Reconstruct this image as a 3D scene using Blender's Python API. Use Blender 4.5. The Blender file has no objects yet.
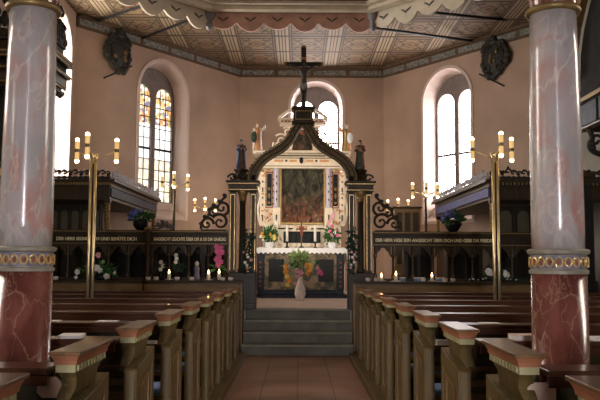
import bpy, bmesh, math, random
from mathutils import Vector, Matrix, Euler
from mathutils.geometry import tessellate_polygon
random.seed(7)
PI = math.pi
SC = bpy.context.scene
COL = SC.collection

# ------------------------------------------------------------------ camera
F = 750.0
CAM = Vector((0, 0, 1.5))
MR = (Matrix.Rotation(math.radians(-0.115), 3, 'Z') @ Matrix.Rotation(math.radians(90 + 4.725), 3, 'X')
      @ Matrix.Rotation(math.radians(0.30), 3, 'Z'))
cd = bpy.data.cameras.new('camera'); co = bpy.data.objects.new('camera', cd); COL.objects.link(co)
cd.sensor_width = 36.0; cd.lens = 36.0 * F / 600.0; cd.clip_end = 200
co.matrix_world = Matrix.Translation(CAM) @ MR.to_4x4()
SC.camera = co

def W(px, py, Y):
    d = MR @ Vector(((px - 300) / F, (200 - py) / F, -1))
    return CAM + d * (Y / d.y)

# ------------------------------------------------------------------ materials
class E:
    """tiny expression wrapper round shader math nodes"""
    def __init__(s, nt, v): s.nt = nt; s.v = v
    def op(s, o, *a):
        n = s.nt.nodes.new('ShaderNodeMath'); n.operation = o
        for i, x in enumerate((s,) + a):
            x = x.v if isinstance(x, E) else x
            if isinstance(x, (int, float)): n.inputs[i].default_value = x
            else: s.nt.links.new(x, n.inputs[i])
        return E(s.nt, n.outputs[0])
    def __add__(s, b): return s.op('ADD', b)
    def __sub__(s, b): return s.op('SUBTRACT', b)
    def __mul__(s, b): return s.op('MULTIPLY', b)
    def abs(s): return s.op('ABSOLUTE')
    def lt(s, b): return s.op('LESS_THAN', b)
    def gt(s, b): return s.op('GREATER_THAN', b)
    def mx(s, b): return s.op('MAXIMUM', b)
    def mn(s, b): return s.op('MINIMUM', b)
    def cell(s): return (s.op('FLOORED_MODULO', 1.0)) - 0.5

def newmat(name):
    m = bpy.data.materials.new(name); m.use_nodes = True
    nt = m.node_tree
    return m, nt, nt.nodes['Principled BSDF']

def coords(nt, which='Object'):
    return nt.nodes.new('ShaderNodeTexCoord').outputs[which]

def mixc(nt, fac, a, b):
    n = nt.nodes.new('ShaderNodeMix'); n.data_type = 'RGBA'
    for sock, v in ((n.inputs[0], fac), (n.inputs[6], a), (n.inputs[7], b)):
        v = v.v if isinstance(v, E) else v
        if isinstance(v, (int, float)): sock.default_value = v
        elif isinstance(v, (tuple, list)): sock.default_value = (*v, 1.0)
        else: nt.links.new(v, sock)
    return n.outputs[2]

def noise(nt, vec, scale, detail=4, dist=0.0):
    n = nt.nodes.new('ShaderNodeTexNoise'); n.inputs['Scale'].default_value = scale
    n.inputs['Detail'].default_value = detail; n.inputs['Distortion'].default_value = dist
    if vec is not None: nt.links.new(vec, n.inputs['Vector'])
    return n.outputs['Fac']

def ramp(nt, fac, stops):
    n = nt.nodes.new('ShaderNodeValToRGB'); cr = n.color_ramp
    while len(cr.elements) < len(stops): cr.elements.new(0.5)
    for e, (p, c) in zip(cr.elements, stops):
        e.position = p; e.color = (*c, 1)
    nt.links.new(fac.v if isinstance(fac, E) else fac, n.inputs[0])
    return n.outputs[0]

def mapping(nt, vec, scale, rot=(0, 0, 0)):
    n = nt.nodes.new('ShaderNodeMapping'); n.inputs['Scale'].default_value = scale; n.inputs['Rotation'].default_value = rot
    nt.links.new(vec, n.inputs['Vector']); return n.outputs[0]

def bump(nt, b, h, strength=0.2, dist=0.02):
    n = nt.nodes.new('ShaderNodeBump'); n.inputs['Strength'].default_value = strength; n.inputs['Distance'].default_value = dist
    nt.links.new(h, n.inputs['Height']); nt.links.new(n.outputs[0], b.inputs['Normal'])

def pbr(name, col, rough=0.6, metal=0.0, var=0.18, scale=6.0, bmp=0.1, coat=0.0, spec=0.22):
    m, nt, b = newmat(name)
    v = coords(nt)
    f = noise(nt, v, scale)
    dark = tuple(c * (1 - var) for c in col); lite = tuple(min(1, c * (1 + var)) for c in col)
    nt.links.new(ramp(nt, f, [(0.3, dark), (0.7, lite)]), b.inputs['Base Color'])
    b.inputs['Roughness'].default_value = rough; b.inputs['Metallic'].default_value = metal
    b.inputs['Coat Weight'].default_value = coat; b.inputs['Specular IOR Level'].default_value = spec
    if bmp: bump(nt, b, noise(nt, v, scale * 5), bmp)
    return m

def wood(name, dark, lite, rough=0.45, stretch=(12, 1.2, 12), coat=0.0, spec=0.28):
    m, nt, b = newmat(name)
    v = mapping(nt, coords(nt), stretch)
    f = noise(nt, v, 2.2, 6, 0.6)
    nt.links.new(ramp(nt, f, [(0.25, dark), (0.55, lite), (0.8, tuple(c * .8 for c in lite))]), b.inputs['Base Color'])
    b.inputs['Roughness'].default_value = rough; b.inputs['Coat Weight'].default_value = coat
    b.inputs['Specular IOR Level'].default_value = spec
    bump(nt, b, f, 0.12, 0.01)
    return m

def glow(name, col, strength):
    m, nt, b = newmat(name)
    b.inputs['Base Color'].default_value = (*col, 1)
    b.inputs['Emission Color'].default_value = (*col, 1); b.inputs['Emission Strength'].default_value = strength
    return m

def marble(name, base, second, vein, rough=0.22, vs=2.2):
    m, nt, b = newmat(name)
    v = coords(nt)
    big = noise(nt, mapping(nt, v, (1, 1, 0.55), (.2, .1, 0)), 7.5, 9, 0.5)
    c1 = ramp(nt, big, [(0.38, base), (0.5, tuple((x + y) / 2 for x, y in zip(base, second))), (0.64, second)])
    blot = noise(nt, mapping(nt, v, (1, 1, .5), (.5, -.3, 2)), 4.0, 6, 0.9)
    c1 = mixc(nt, E(nt, ramp(nt, blot, [(0.50, (0, 0, 0)), (0.64, (.8, .8, .8))])), c1, vein[0])
    for k, (rot, sc, w, f, col) in enumerate((((.4, .5, 0), vs, .016, .6, vein[1]), ((-.6, .3, 1), vs * 1.9, .014, .5, vein[1]), ((.9, -.4, 2), vs * 1.3, .009, .35, vein[0]))):
        n2 = E(nt, noise(nt, mapping(nt, v, (1, 1, .5), rot), sc, 9, 0.5))
        ve = ((n2 - 0.5).abs() * (-1 / w) + 1.0).mx(0.0)
        c1 = mixc(nt, ve * f, c1, col)
    nt.links.new(c1, b.inputs['Base Color'])
    b.inputs['Roughness'].default_value = rough
    b.inputs['Coat Weight'].default_value = 0.3; b.inputs['Coat Roughness'].default_value = 0.15
    return m

M = {}
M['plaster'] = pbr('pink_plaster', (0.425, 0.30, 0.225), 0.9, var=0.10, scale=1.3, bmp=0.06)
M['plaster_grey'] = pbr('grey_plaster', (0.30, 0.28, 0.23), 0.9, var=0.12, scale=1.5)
M['reveal'] = pbr('reveal_plaster', (0.62, 0.50, 0.44), 0.85, var=0.06, scale=2)
M['pew'] = wood('olive_pew_wood', (0.075, 0.050, 0.017), (0.150, 0.103, 0.036), 0.5, (10, 10, 1.0))
M['pew_frame'] = wood('pew_moulding_wood', (0.085, 0.057, 0.020), (0.165, 0.113, 0.040), 0.42, (10, 10, 1.0))
M['pew_edge'] = wood('worn_pew_edge', (0.17, 0.09, 0.035), (0.27, 0.15, 0.062), 0.45, (10, 10, 1.0))
M['pew_panel'] = pbr('pew_back_green', (0.058, 0.05, 0.02), 0.55, var=0.15, scale=5)
M['ledge'] = wood('red_brown_ledge', (0.042, 0.016, 0.008), (0.082, 0.032, 0.015), 0.3, (1, 12, 12), coat=0.2)
M['cap_top'] = wood('cap_top_wood', (0.13, 0.070, 0.030), (0.22, 0.122, 0.055), 0.32, (12, 1.2, 12), coat=0.25)
M['coral'] = pbr('coral_paint', (0.40, 0.165, 0.080), 0.5, var=0.14, scale=14)
M['yellowgreen'] = pbr('faded_yellow_green_paint', (0.42, 0.39, 0.20), 0.55, var=0.14, scale=14)
M['cushion'] = pbr('blue_cushion', (0.20, 0.28, 0.52), 0.9, var=0.2, scale=20)
M['dark_wood'] = wood('dark_carved_wood', (0.013, 0.0085, 0.004), (0.034, 0.022, 0.010), 0.42, (9, 9, 1))
M['screen'] = wood('screen_wood', (0.022, 0.015, 0.007), (0.050, 0.034, 0.014), 0.42, (9, 9, 1))
M['brown'] = wood('parapet_brown_wood', (0.13, 0.08, 0.033), (0.24, 0.15, 0.062), 0.4, (1, 9, 9))
M['gold'] = pbr('gilding', (0.72, 0.52, 0.22), 0.34, 0.55, var=0.25, scale=18, bmp=0.05)
M['dull_gold'] = pbr('dull_gilding', (0.30, 0.205, 0.08), 0.45, 0.45, var=0.25, scale=18, bmp=0.05)
M['worn_gilt'] = pbr('worn_bronze_gilding', (0.13, 0.09, 0.04), 0.45, 0.3, var=0.4, scale=20)
M['letter'] = pbr('gold_lettering', (1.0, 0.84, 0.5), 0.5, 0.1, var=0.1, scale=18, bmp=0)
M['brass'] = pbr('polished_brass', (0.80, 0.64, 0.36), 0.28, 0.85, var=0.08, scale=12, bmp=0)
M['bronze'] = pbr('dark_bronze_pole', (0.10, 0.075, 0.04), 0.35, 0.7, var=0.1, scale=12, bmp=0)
M['bulb'] = glow('lit_bulb', (1.0, 0.72, 0.40), 14)
M['sleeve'] = glow('amber_lit_sleeve', (0.62, 0.40, 0.14), 0.55)
M['flame'] = glow('candle_flame', (1.0, 0.55, 0.20), 9)
M['wax'] = pbr('candle_wax', (0.85, 0.80, 0.70), 0.5, var=0.05, scale=20, bmp=0)
M['iron'] = pbr('black_iron', (0.012, 0.011, 0.011), 0.5, 0.5, var=0.2, scale=20)
M['white_paper'] = pbr('white_paper', (0.78, 0.74, 0.70), 0.7, var=0.05, scale=12, bmp=0)
M['cream_book'] = pbr('cream_book_cover', (0.66, 0.50, 0.40), 0.6, var=0.08, scale=12, bmp=0)
M['cloth'] = pbr('white_altar_cloth', (0.86, 0.85, 0.86), 0.85, var=0.04, scale=30, bmp=0.2)
M['retable'] = pbr('cream_retable_paint', (0.82, 0.70, 0.54), 0.55, var=0.08, scale=9)
M['retable_red'] = pbr('oxide_red_inlay', (0.33, 0.085, 0.045), 0.5, var=0.3, scale=20)
M['retable_black'] = pbr('black_inlay', (0.010, 0.010, 0.012), 0.6, var=0.3, scale=20)
M['retable_lilac'] = pbr('lilac_column_paint', (0.56, 0.49, 0.55), 0.45, var=0.1, scale=12)
M['orange_orn'] = pbr('orange_gilt_ornament', (0.65, 0.34, 0.16), 0.5, 0.2, var=0.3, scale=30)
M['altar_blue'] = pbr('blue_black_marble', (0.012, 0.014, 0.026), 0.5, var=0.5, scale=12)
M['stone'] = pbr('grey_green_stone', (0.135, 0.128, 0.098), 0.6, var=0.25, scale=4)
M['stone_edge'] = pbr('worn_grey_nosing', (0.25, 0.235, 0.185), 0.55, var=0.2, scale=6)
M['marble_grey'] = marble('grey_rose_marble', (0.41, 0.385, 0.37), (0.50, 0.425, 0.395), ((0.47, 0.22, 0.165), (0.64, 0.58, 0.50)))
M['marble_red'] = marble('red_marble', (0.15, 0.045, 0.033), (0.25, 0.085, 0.062), ((0.10, 0.042, 0.038), (0.42, 0.25, 0.17)), 0.2, 5.0)
M['ring_stone'] = pbr('grey_gilt_ring', (0.33, 0.30, 0.23), 0.45, 0.15, var=0.2, scale=18)
M['ring_blue'] = pbr('blue_grey_enamel', (0.20, 0.20, 0.27), 0.5, var=0.2, scale=18)
M['pink_valance'] = pbr('salmon_valance_paint', (0.72, 0.45, 0.36), 0.75, var=0.16, scale=5)
M['cream_mould'] = pbr('cream_moulding', (0.78, 0.69, 0.55), 0.7, var=0.1, scale=4)
M['frieze'] = pbr('brown_frieze_ground', (0.13, 0.085, 0.05), 0.7, var=0.15, scale=5)
M['grey_carve'] = pbr('grey_painted_carving', (0.30, 0.28, 0.30), 0.6, var=0.3, scale=18)
M['pale_carve'] = pbr('pale_crest', (0.42, 0.40, 0.42), 0.6, var=0.25, scale=18)  # side crest, a paler grey than the front crest
M['dark_carve'] = pbr('dark_weathered_carving', (0.032, 0.028, 0.022), 0.5, var=0.55, scale=16, bmp=0.3)
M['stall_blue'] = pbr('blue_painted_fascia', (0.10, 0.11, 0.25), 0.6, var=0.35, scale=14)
M['stall_dark_blue'] = pbr('dark_blue_fascia', (0.045, 0.046, 0.075), 0.6, var=0.4, scale=14)  # left stall fascia, a darker blue than the right one
M['stall_panel'] = pbr('pale_stall_panel', (0.115, 0.098, 0.06), 0.6, var=0.15, scale=4)
M['leaf'] = pbr('green_leaf', (0.06, 0.15, 0.045), 0.5, var=0.4, scale=20)
M['dried'] = pbr('grey_dried_flowers', (0.17, 0.145, 0.13), 0.7, var=0.35, scale=20)
M['leaf_dark'] = pbr('dark_evergreen', (0.022, 0.055, 0.035), 0.55, var=0.4, scale=20)
M['leaf_lite'] = pbr('pale_green_leaf', (0.26, 0.36, 0.13), 0.5, var=0.3, scale=20)
M['blue_flower'] = pbr('blue_hydrangea', (0.16, 0.17, 0.55), 0.7, var=0.3, scale=30)
M['pink_flower'] = pbr('pink_petals', (0.75, 0.16, 0.34), 0.6, var=0.2, scale=20)
M['rose_flower'] = pbr('rose_petals', (0.72, 0.34, 0.40), 0.6, var=0.2, scale=20)
M['orange_flower'] = pbr('orange_petals', (0.85, 0.36, 0.06), 0.6, var=0.2, scale=20)
M['yellow_flower'] = pbr('yellow_petals', (0.80, 0.62, 0.14), 0.6, var=0.2, scale=20)
M['white_flower'] = pbr('white_petals', (0.82, 0.80, 0.74), 0.6, var=0.06, scale=20)
M['pot'] = pbr('black_glazed_pot', (0.012, 0.011, 0.016), 0.18, var=0.2, scale=10, bmp=0)
M['ceramic'] = pbr('pale_ceramic', (0.74, 0.63, 0.54), 0.3, var=0.1, scale=10, bmp=0)
M['white_pot'] = pbr('white_ceramic', (0.80, 0.79, 0.80), 0.4, var=0.04, scale=10, bmp=0)
M['skin'] = pbr('painted_flesh', (0.50, 0.30, 0.21), 0.55, var=0.15, scale=20, bmp=0)
M['hair'] = pbr('painted_brown_hair', (0.06, 0.035, 0.02), 0.6, var=0.2, scale=20)
M['robe_blue'] = pbr('blue_robe_paint', (0.05, 0.12, 0.23), 0.55, var=0.3, scale=12)
M['robe_brown'] = pbr('brown_robe_paint', (0.11, 0.06, 0.04), 0.55, var=0.3, scale=12)
M['robe_green'] = pbr('green_robe_paint', (0.05, 0.085, 0.06), 0.55, var=0.3, scale=12)
M['robe_red'] = pbr('red_robe_paint', (0.20, 0.07, 0.05), 0.55, var=0.3, scale=12)
M['corpus'] = pbr('dark_carved_figure', (0.075, 0.055, 0.042), 0.5, var=0.3, scale=20)
M['cross'] = wood('black_cross_wood', (0.012, 0.010, 0.010), (0.03, 0.022, 0.018), 0.45, (9, 9, 1))
M['blue_box'] = pbr('blue_card', (0.16, 0.24, 0.44), 0.6, var=0.1, scale=20, bmp=0)
M['glass'] = pbr('frosted_votive_glass', (0.75, 0.68, 0.60), 0.25, var=0.05, scale=20, bmp=0)
M['night'] = pbr('dark_gallery_paint', (0.018, 0.016, 0.015), 0.8, var=0.3, scale=6)
M['bluegrey'] = pbr('blue_grey_panel', (0.075, 0.085, 0.105), 0.55, var=0.25, scale=6)
M['lead'] = pbr('window_frame_grey', (0.20, 0.17, 0.16), 0.6, var=0.15, scale=10)
M['came'] = pbr('window_lead', (0.05, 0.045, 0.05), 0.6, 0.3, var=0.15, scale=10)

def tile_floor():
    m, nt, b = newmat('terracotta_tiles')
    v = coords(nt)
    br = nt.nodes.new('ShaderNodeTexBrick'); nt.links.new(v, br.inputs['Vector'])
    br.inputs['Scale'].default_value = 1.0; br.offset = 0.0
    br.inputs['Brick Width'].default_value = 0.42; br.inputs['Row Height'].default_value = 0.42
    br.inputs['Mortar Size'].default_value = 0.008
    br.inputs['Color1'].default_value = (0.36, 0.18, 0.11, 1); br.inputs['Color2'].default_value = (0.44, 0.23, 0.15, 1)
    br.inputs['Mortar'].default_value = (0.10, 0.065, 0.045, 1)
    nz = noise(nt, v, 2.5)
    c = mixc(nt, E(nt, nz) * 0.35, br.outputs['Color'], (0.22, 0.13, 0.085))
    nt.links.new(c, b.inputs['Base Color']); b.inputs['Roughness'].default_value = 0.42
    bump(nt, b, br.outputs['Fac'], 0.15, -0.01)
    return m
M['tiles'] = tile_floor()
M['chancel_tile'] = pbr('pale_pink_chancel_tile', (0.60, 0.45, 0.37), 0.5, var=0.12, scale=3)

def ceiling_mat():
    m, nt, b = newmat('painted_coffer_ceiling')
    sep = nt.nodes.new('ShaderNodeSeparateXYZ'); nt.links.new(coords(nt), sep.inputs[0])
    X = E(nt, sep.outputs[0]); Y = E(nt, sep.outputs[1])
    u = ((X + 0.43) * (1 / 1.30)).cell(); u = (u + 0.0); v = ((Y - 18.72) * (1 / 1.36) + 0.5).cell()
    # u: 0 at cell middle; ribs run at |u| = .5
    a = u.abs(); c = v.abs()
    line = lambda e, w: e.abs().lt(w)
    band = a.gt(0.36)
    lines = line(a - 0.36, 0.016).mx(line(a - 0.44, 0.012)).mx(a.gt(0.49))
    lines = lines.mx(c.gt(0.455))
    frame = line(a - 0.315, 0.014).mx(line(c - 0.36, 0.03) * a.lt(0.32))
    octo = line(a * 1.0 + c - 0.17, 0.022).mx(line(a - 0.10 - c * 0.55, 0.014) * a.lt(0.30)).mx(line(a - 0.30 + c * 0.55, 0.014) * a.gt(0.12))
    zig = line(c - 0.22, 0.02) * a.gt(0.10) * a.lt(0.30)
    rose = (a * 1.0 + c * 1.5).lt(0.085)
    inner = frame.mx(octo).mx(zig).mx(rose)
    inner = inner * (a.lt(0.345))
    allm = lines.mx(inner)
    rosette = (u * u + v * v).lt(0.0035)
    base = mixc(nt, noise(nt, coords(nt), 2.0), (0.185, 0.120, 0.060), (0.27, 0.18, 0.095))
    cell = mixc(nt, band * 0.7, base, (0.36, 0.27, 0.165))
    col = mixc(nt, allm * 0.92, cell, (0.045, 0.026, 0.015))
    col = mixc(nt, rosette, col, (0.17, 0.05, 0.03))
    nt.links.new(col, b.inputs['Base Color']); b.inputs['Roughness'].default_value = 0.75
    return m
M['ceiling'] = ceiling_mat()

def frieze_panel_mat():
    m, nt, b = newmat('painted_frieze_panel')
    v = mapping(nt, coords(nt), (7, 7, 9))
    n = E(nt, noise(nt, v, 1.6, 3, 1.0))
    sc = (n - 0.5).abs().lt(0.045)
    c = mixc(nt, sc, (0.27, 0.27, 0.235), (0.09, 0.085, 0.08))
    nt.links.new(c, b.inputs['Base Color']); b.inputs['Roughness'].default_value = 0.7
    return m
M['frieze_panel'] = frieze_panel_mat()

def picture_mat(name, seed):
    m, nt, b = newmat(name)
    v = coords(nt)
    sep = nt.nodes.new('ShaderNodeSeparateXYZ'); nt.links.new(v, sep.inputs[0])
    z = E(nt, sep.outputs[2])
    n1 = noise(nt, mapping(nt, v, (1.6, 1, .9), (0, seed, seed)), 5.0, 6, 0.8)
    n2 = noise(nt, mapping(nt, v, (1.4, 1, .8), (seed, 1, 0)), 8.0, 4, 0.5)
    dark = ramp(nt, n1, [(0.35, (0.012, 0.014, 0.010)), (0.52, (0.045, 0.042, 0.026)), (0.68, (0.10, 0.085, 0.055))])
    figs = ramp(nt, n2, [(0.34, (0.02, 0.018, 0.014)), (0.45, (0.10, 0.05, 0.03)), (0.52, (0.30, 0.085, 0.045)), (0.58, (0.07, 0.06, 0.04)), (0.66, (0.34, 0.20, 0.12))])
    msk = (z * -1.5 + E(nt, n1) * 1.2 - 0.5).mx(0.0).mn(0.9)
    nt.links.new(mixc(nt, msk, dark, figs), b.inputs['Base Color']); b.inputs['Roughness'].default_value = 0.6; b.inputs['Specular IOR Level'].default_value = 0.1
    return m
M['picture'] = picture_mat('dark_old_painting', 1.0)
M['picture_small'] = picture_mat('small_dark_painting', 2.3)

def antependium_mat():
    m, nt, b = newmat('embroidered_antependium')
    v = coords(nt)
    n = noise(nt, v, 6, 5, 1.0)
    c = ramp(nt, n, [(0.32, (0.015, 0.018, 0.014)), (0.45, (0.075, 0.062, 0.032)), (0.56, (0.22, 0.155, 0.09)), (0.68, (0.10, 0.045, 0.04))])
    nt.links.new(c, b.inputs['Base Color']); b.inputs['Roughness'].default_value = 0.7
    return m
M['antependium'] = antependium_mat()

def pane_mat(name, strength, tint, stained, z_plain=(0, 0)):
    m, nt, b = newmat(name)
    v = coords(nt)
    if stained:
        vo = nt.nodes.new('ShaderNodeTexVoronoi'); vo.inputs['Scale'].default_value = 11.0
        nt.links.new(v, vo.inputs['Vector'])
        sepc = nt.nodes.new('ShaderNodeSeparateColor'); nt.links.new(vo.outputs['Color'], sepc.inputs[0])
        cells = ramp(nt, sepc.outputs[0], [(0.0, (0.55, 0.17, 0.03)), (0.12, (0.85, 0.47, 0.12)), (0.26, (0.10, 0.17, 0.07)), (0.34, (1.15, 1.05, 0.82)), (0.60, (0.75, 0.42, 0.10)), (0.70, (0.13, 0.13, 0.26)), (0.77, (1.1, 1.0, 0.75)), (0.93, (0.35, 0.06, 0.03))])
        [n for n in nt.nodes if n.type == 'VALTORGB'][-1].color_ramp.interpolation = 'CONSTANT'
        sep = nt.nodes.new('ShaderNodeSeparateXYZ'); nt.links.new(v, sep.inputs[0])
        z = E(nt, sep.outputs[2])
        low = z.lt(z_plain[0])
        pale = mixc(nt, 0.55, cells, (1.0, 0.92, 0.72))
        c = mixc(nt, low, cells, pale)
        plain = z.gt(z_plain[0]) * z.lt(z_plain[1])
        c = mixc(nt, plain, c, (1.35, 1.3, 1.25))
        c = mixc(nt, 0.06, c, (1.0, 0.94, 0.80))
        nt.links.new(c, b.inputs['Emission Color'])
    else:
        n = noise(nt, v, 3.0)
        c = mixc(nt, n, tuple(t * 0.85 for t in tint), tint)
        nt.links.new(c, b.inputs['Emission Color'])
    b.inputs['Base Color'].default_value = (0.3, 0.3, 0.3, 1)
    b.inputs['Emission Strength'].default_value = strength
    return m

# ------------------------------------------------------------------ mesh helpers
class MB:
    def __init__(s): s.bm = bmesh.new()
    def box(s, c, size, rot=None):
        g = bmesh.ops.create_cube(s.bm, size=1.0)['verts']
        m = Matrix.Translation(c) @ (rot.to_4x4() if rot is not None else Matrix.Identity(4)) @ Matrix.Diagonal((*size, 1))
        bmesh.ops.transform(s.bm, matrix=m, verts=g); return s
    def bb(s, x0, x1, y0, y1, z0, z1):
        return s.box(((x0 + x1) / 2, (y0 + y1) / 2, (z0 + z1) / 2), (abs(x1 - x0), abs(y1 - y0), abs(z1 - z0)))
    def rod(s, p0, p1, r0, r1=None, n=10):
        p0 = Vector(p0); p1 = Vector(p1); r1 = r0 if r1 is None else r1
        d = p1 - p0
        g = bmesh.ops.create_cone(s.bm, cap_ends=True, segments=n, radius1=r0, radius2=r1, depth=d.length)['verts']
        m = Matrix.Translation((p0 + p1) / 2) @ d.to_track_quat('Z', 'Y').to_matrix().to_4x4()
        bmesh.ops.transform(s.bm, matrix=m, verts=g); return s
    def ball(s, c, r, seg=10, sc=(1, 1, 1), rot=None):
        g = bmesh.ops.create_uvsphere(s.bm, u_segments=seg, v_segments=max(5, seg * 2 // 3), radius=r)['verts']
        m = Matrix.Translation(c) @ (rot.to_4x4() if rot is not None else Matrix.Identity(4)) @ Matrix.Diagonal((*sc, 1))
        bmesh.ops.transform(s.bm, matrix=m, verts=g); return s
    def lathe(s, prof, c=(0, 0, 0), n=20, fold=0.0, k=9, sx=1, sy=1):
        c = Vector(c); rings = []
        for r, z in prof:
            ring = []
            for i in range(n):
                a = 2 * PI * i / n
                rr = r * (1 + fold * math.cos(k * a + z * 3))
                ring.append(s.bm.verts.new(c + Vector((rr * math.cos(a) * sx, rr * math.sin(a) * sy, z))))
            rings.append(ring)
        for a, b in zip(rings, rings[1:]):
            for i in range(n):
                s.bm.faces.new((a[i], a[(i + 1) % n], b[(i + 1) % n], b[i]))
        s.bm.faces.new(rings[0][::-1]); s.bm.faces.new(rings[-1]); return s
    def tube(s, pts, r, n=8, closed=False):
        pts = [Vector(p) for p in pts]; rings = []
        m = len(pts)
        rr = r if isinstance(r, (list, tuple)) else [r] * m
        up = Vector((0.13, 0.31, 0.94))
        for i, p in enumerate(pts):
            a = pts[(i - 1) % m] if (closed or i > 0) else p
            b = pts[(i + 1) % m] if (closed or i < m - 1) else p
            t = (b - a).normalized()
            x = t.cross(up)
            if x.length < 1e-3: x = t.cross(Vector((1, 0, 0)))
            x.normalize(); y = t.cross(x)
            rings.append([s.bm.verts.new(p + (x * math.cos(2 * PI * j / n) + y * math.sin(2 * PI * j / n)) * rr[i]) for j in range(n)])
        prs = list(zip(rings, rings[1:])) + ([(rings[-1], rings[0])] if closed else [])
        for a, b in prs:
            for j in range(n): s.bm.faces.new((a[j], a[(j + 1) % n], b[(j + 1) % n], b[j]))
        if not closed:
            s.bm.faces.new(rings[0][::-1]); s.bm.faces.new(rings[-1])
        return s
    def sweep(s, pts, w, d, frame=None):
        """rectangular section along pts lying in an XZ plane: w in the plane, d along Y"""
        pts = [Vector(p) for p in pts]; rings = []
        ws = w if isinstance(w, (list, tuple)) else [w] * len(pts)
        for i, p in enumerate(pts):
            t = (pts[min(i + 1, len(pts) - 1)] - pts[max(i - 1, 0)]).normalized()
            nrm = Vector((-t.z, 0, t.x)) * ws[i] / 2; y = Vector((0, d / 2, 0))
            rings.append([s.bm.verts.new(q) for q in (p + nrm + y, p + nrm - y, p - nrm - y, p - nrm + y)])
        for a, b in zip(rings, rings[1:]):
            for j in range(4): s.bm.faces.new((a[j], a[(j + 1) % 4], b[(j + 1) % 4], b[j]))
        s.bm.faces.new(rings[0][::-1]); s.bm.faces.new(rings[-1]); return s
    def slab(s, outer, holes=(), f=None, d=0.05):
        """polygon with holes in (u,v), thickness d along w; f maps (u,v,w)->xyz"""
        f = f or (lambda u, v, w: Vector((u, w, v)))
        loops = [list(outer)] + [list(h) for h in holes]
        flat = [p for l in loops for p in l]
        tris = tessellate_polygon([[Vector((p[0], p[1], 0)) for p in l] for l in loops])
        A = [s.bm.verts.new(f(p[0], p[1], 0)) for p in flat]; B = [s.bm.verts.new(f(p[0], p[1], d)) for p in flat]
        for t in tris:
            try:
                s.bm.faces.new([A[i] for i in t]); s.bm.faces.new([B[i] for i in t][::-1])
            except ValueError: pass
        k = 0
        for l in loops:
            n = len(l)
            for i in range(n):
                s.bm.faces.new((A[k + i], A[k + (i + 1) % n], B[k + (i + 1) % n], B[k + i]))
            k += n
        return s
    def leaf(s, p, d, L, w):
        p = Vector(p); d = Vector(d).normalized()
        x = d.cross(Vector((random.uniform(-1, 1), random.uniform(-1, 1), random.uniform(-1, 1)))).normalized() * w
        nn = d.cross(x).normalized() * w * 0.35
        v = [s.bm.verts.new(q) for q in (p, p + d * L * .45 + x - nn, p + d * L - nn * 2, p + d * L * .45 - x - nn, p + d * L * .5 + nn)]
        for a, b in ((0, 1), (1, 2), (2, 3), (3, 0)): s.bm.faces.new((v[a], v[b], v[4]))
        return s
    def build(s, name, mat, parent=None, loc=(0, 0, 0), bevel=0.0, smooth=False, recalc=True):
        bm = s.bm
        if recalc: bmesh.ops.recalc_face_normals(bm, faces=bm.faces)
        me = bpy.data.meshes.new(name); bm.to_mesh(me); bm.free()
        mats = mat if isinstance(mat, (list, tuple)) else [mat]
        for x in mats: me.materials.append(M[x] if isinstance(x, str) else x)
        o = bpy.data.objects.new(name, me); COL.objects.link(o)
        o.location = loc
        if parent is not None: o.parent = parent
        if smooth:
            for p in me.polygons: p.use_smooth = True
        if bevel:
            b = o.modifiers.new('bevel', 'BEVEL'); b.width = bevel; b.segments = 2; b.limit_method = 'ANGLE'
        return o

def tag(o, label, cat, group=None, kind=None):
    o['label'] = label; o['category'] = cat
    if group: o['group'] = group
    if kind: o['kind'] = kind
    return o
def thing(name, label, cat, loc=(0, 0, 0), rz=0.0, group=None):
    o = bpy.data.objects.new(name, None); COL.objects.link(o); o.empty_display_size = 0.1
    o.location = loc; o.rotation_euler = (0, 0, rz)
    return tag(o, label, cat, group)
def struct(o):
    o['kind'] = 'structure'; return o
def dup(root, loc, label, rz=None):
    r = root.copy(); COL.objects.link(r); r.location = loc
    if rz is not None: r.rotation_euler = (0, 0, rz)
    r['label'] = label
    for ch in [c for c in bpy.data.objects if c.parent == root]:
        c = ch.copy(); COL.objects.link(c); c.parent = r
        for g in [q for q in bpy.data.objects if q.parent == ch]:
            d = g.copy(); COL.objects.link(d); d.parent = c
    return r
ORD = ['first', 'second', 'third', 'fourth', 'fifth', 'sixth', 'seventh', 'eighth', 'ninth', 'tenth', 'eleventh', 'twelfth']

def arch_loop(w, z0, zs, uc=0.0, n=14, ry=1.0):
    """closed loop of an arched opening: sill z0, springing zs"""
    h = w / 2
    pts = [(uc - h, z0), (uc + h, z0)]
    for i in range(n + 1):
        a = PI * i / n
        pts.append((uc + h * math.cos(a), zs + h * ry * math.sin(a)))
    return pts

# ------------------------------------------------------------------ the room
ZC = 7.03
AL, BL = Vector((-1.68, 21.0, 0)), Vector((-5.0, 16.45, 0))
AR, BR = Vector((2.40, 21.0, 0)), Vector((5.72, 16.45, 0))
YB = -6.0
XL, XR = -5.0, 5.72

PANE_STAIN = pane_mat('stained_glass', 0.95, (1, 1, 1), True, (-0.28, 0.62))
PANE_WHITE = pane_mat('bright_clear_glass', 13.0, (1.0, 0.93, 0.93), False)
PANE_CENTRE = pane_mat('bright_east_glass', 16.0, (1.0, 0.96, 0.99), False)
PANE_NAVE = pane_mat('nave_window_glass', 15.0, (1.0, 0.90, 0.78), False)

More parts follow.
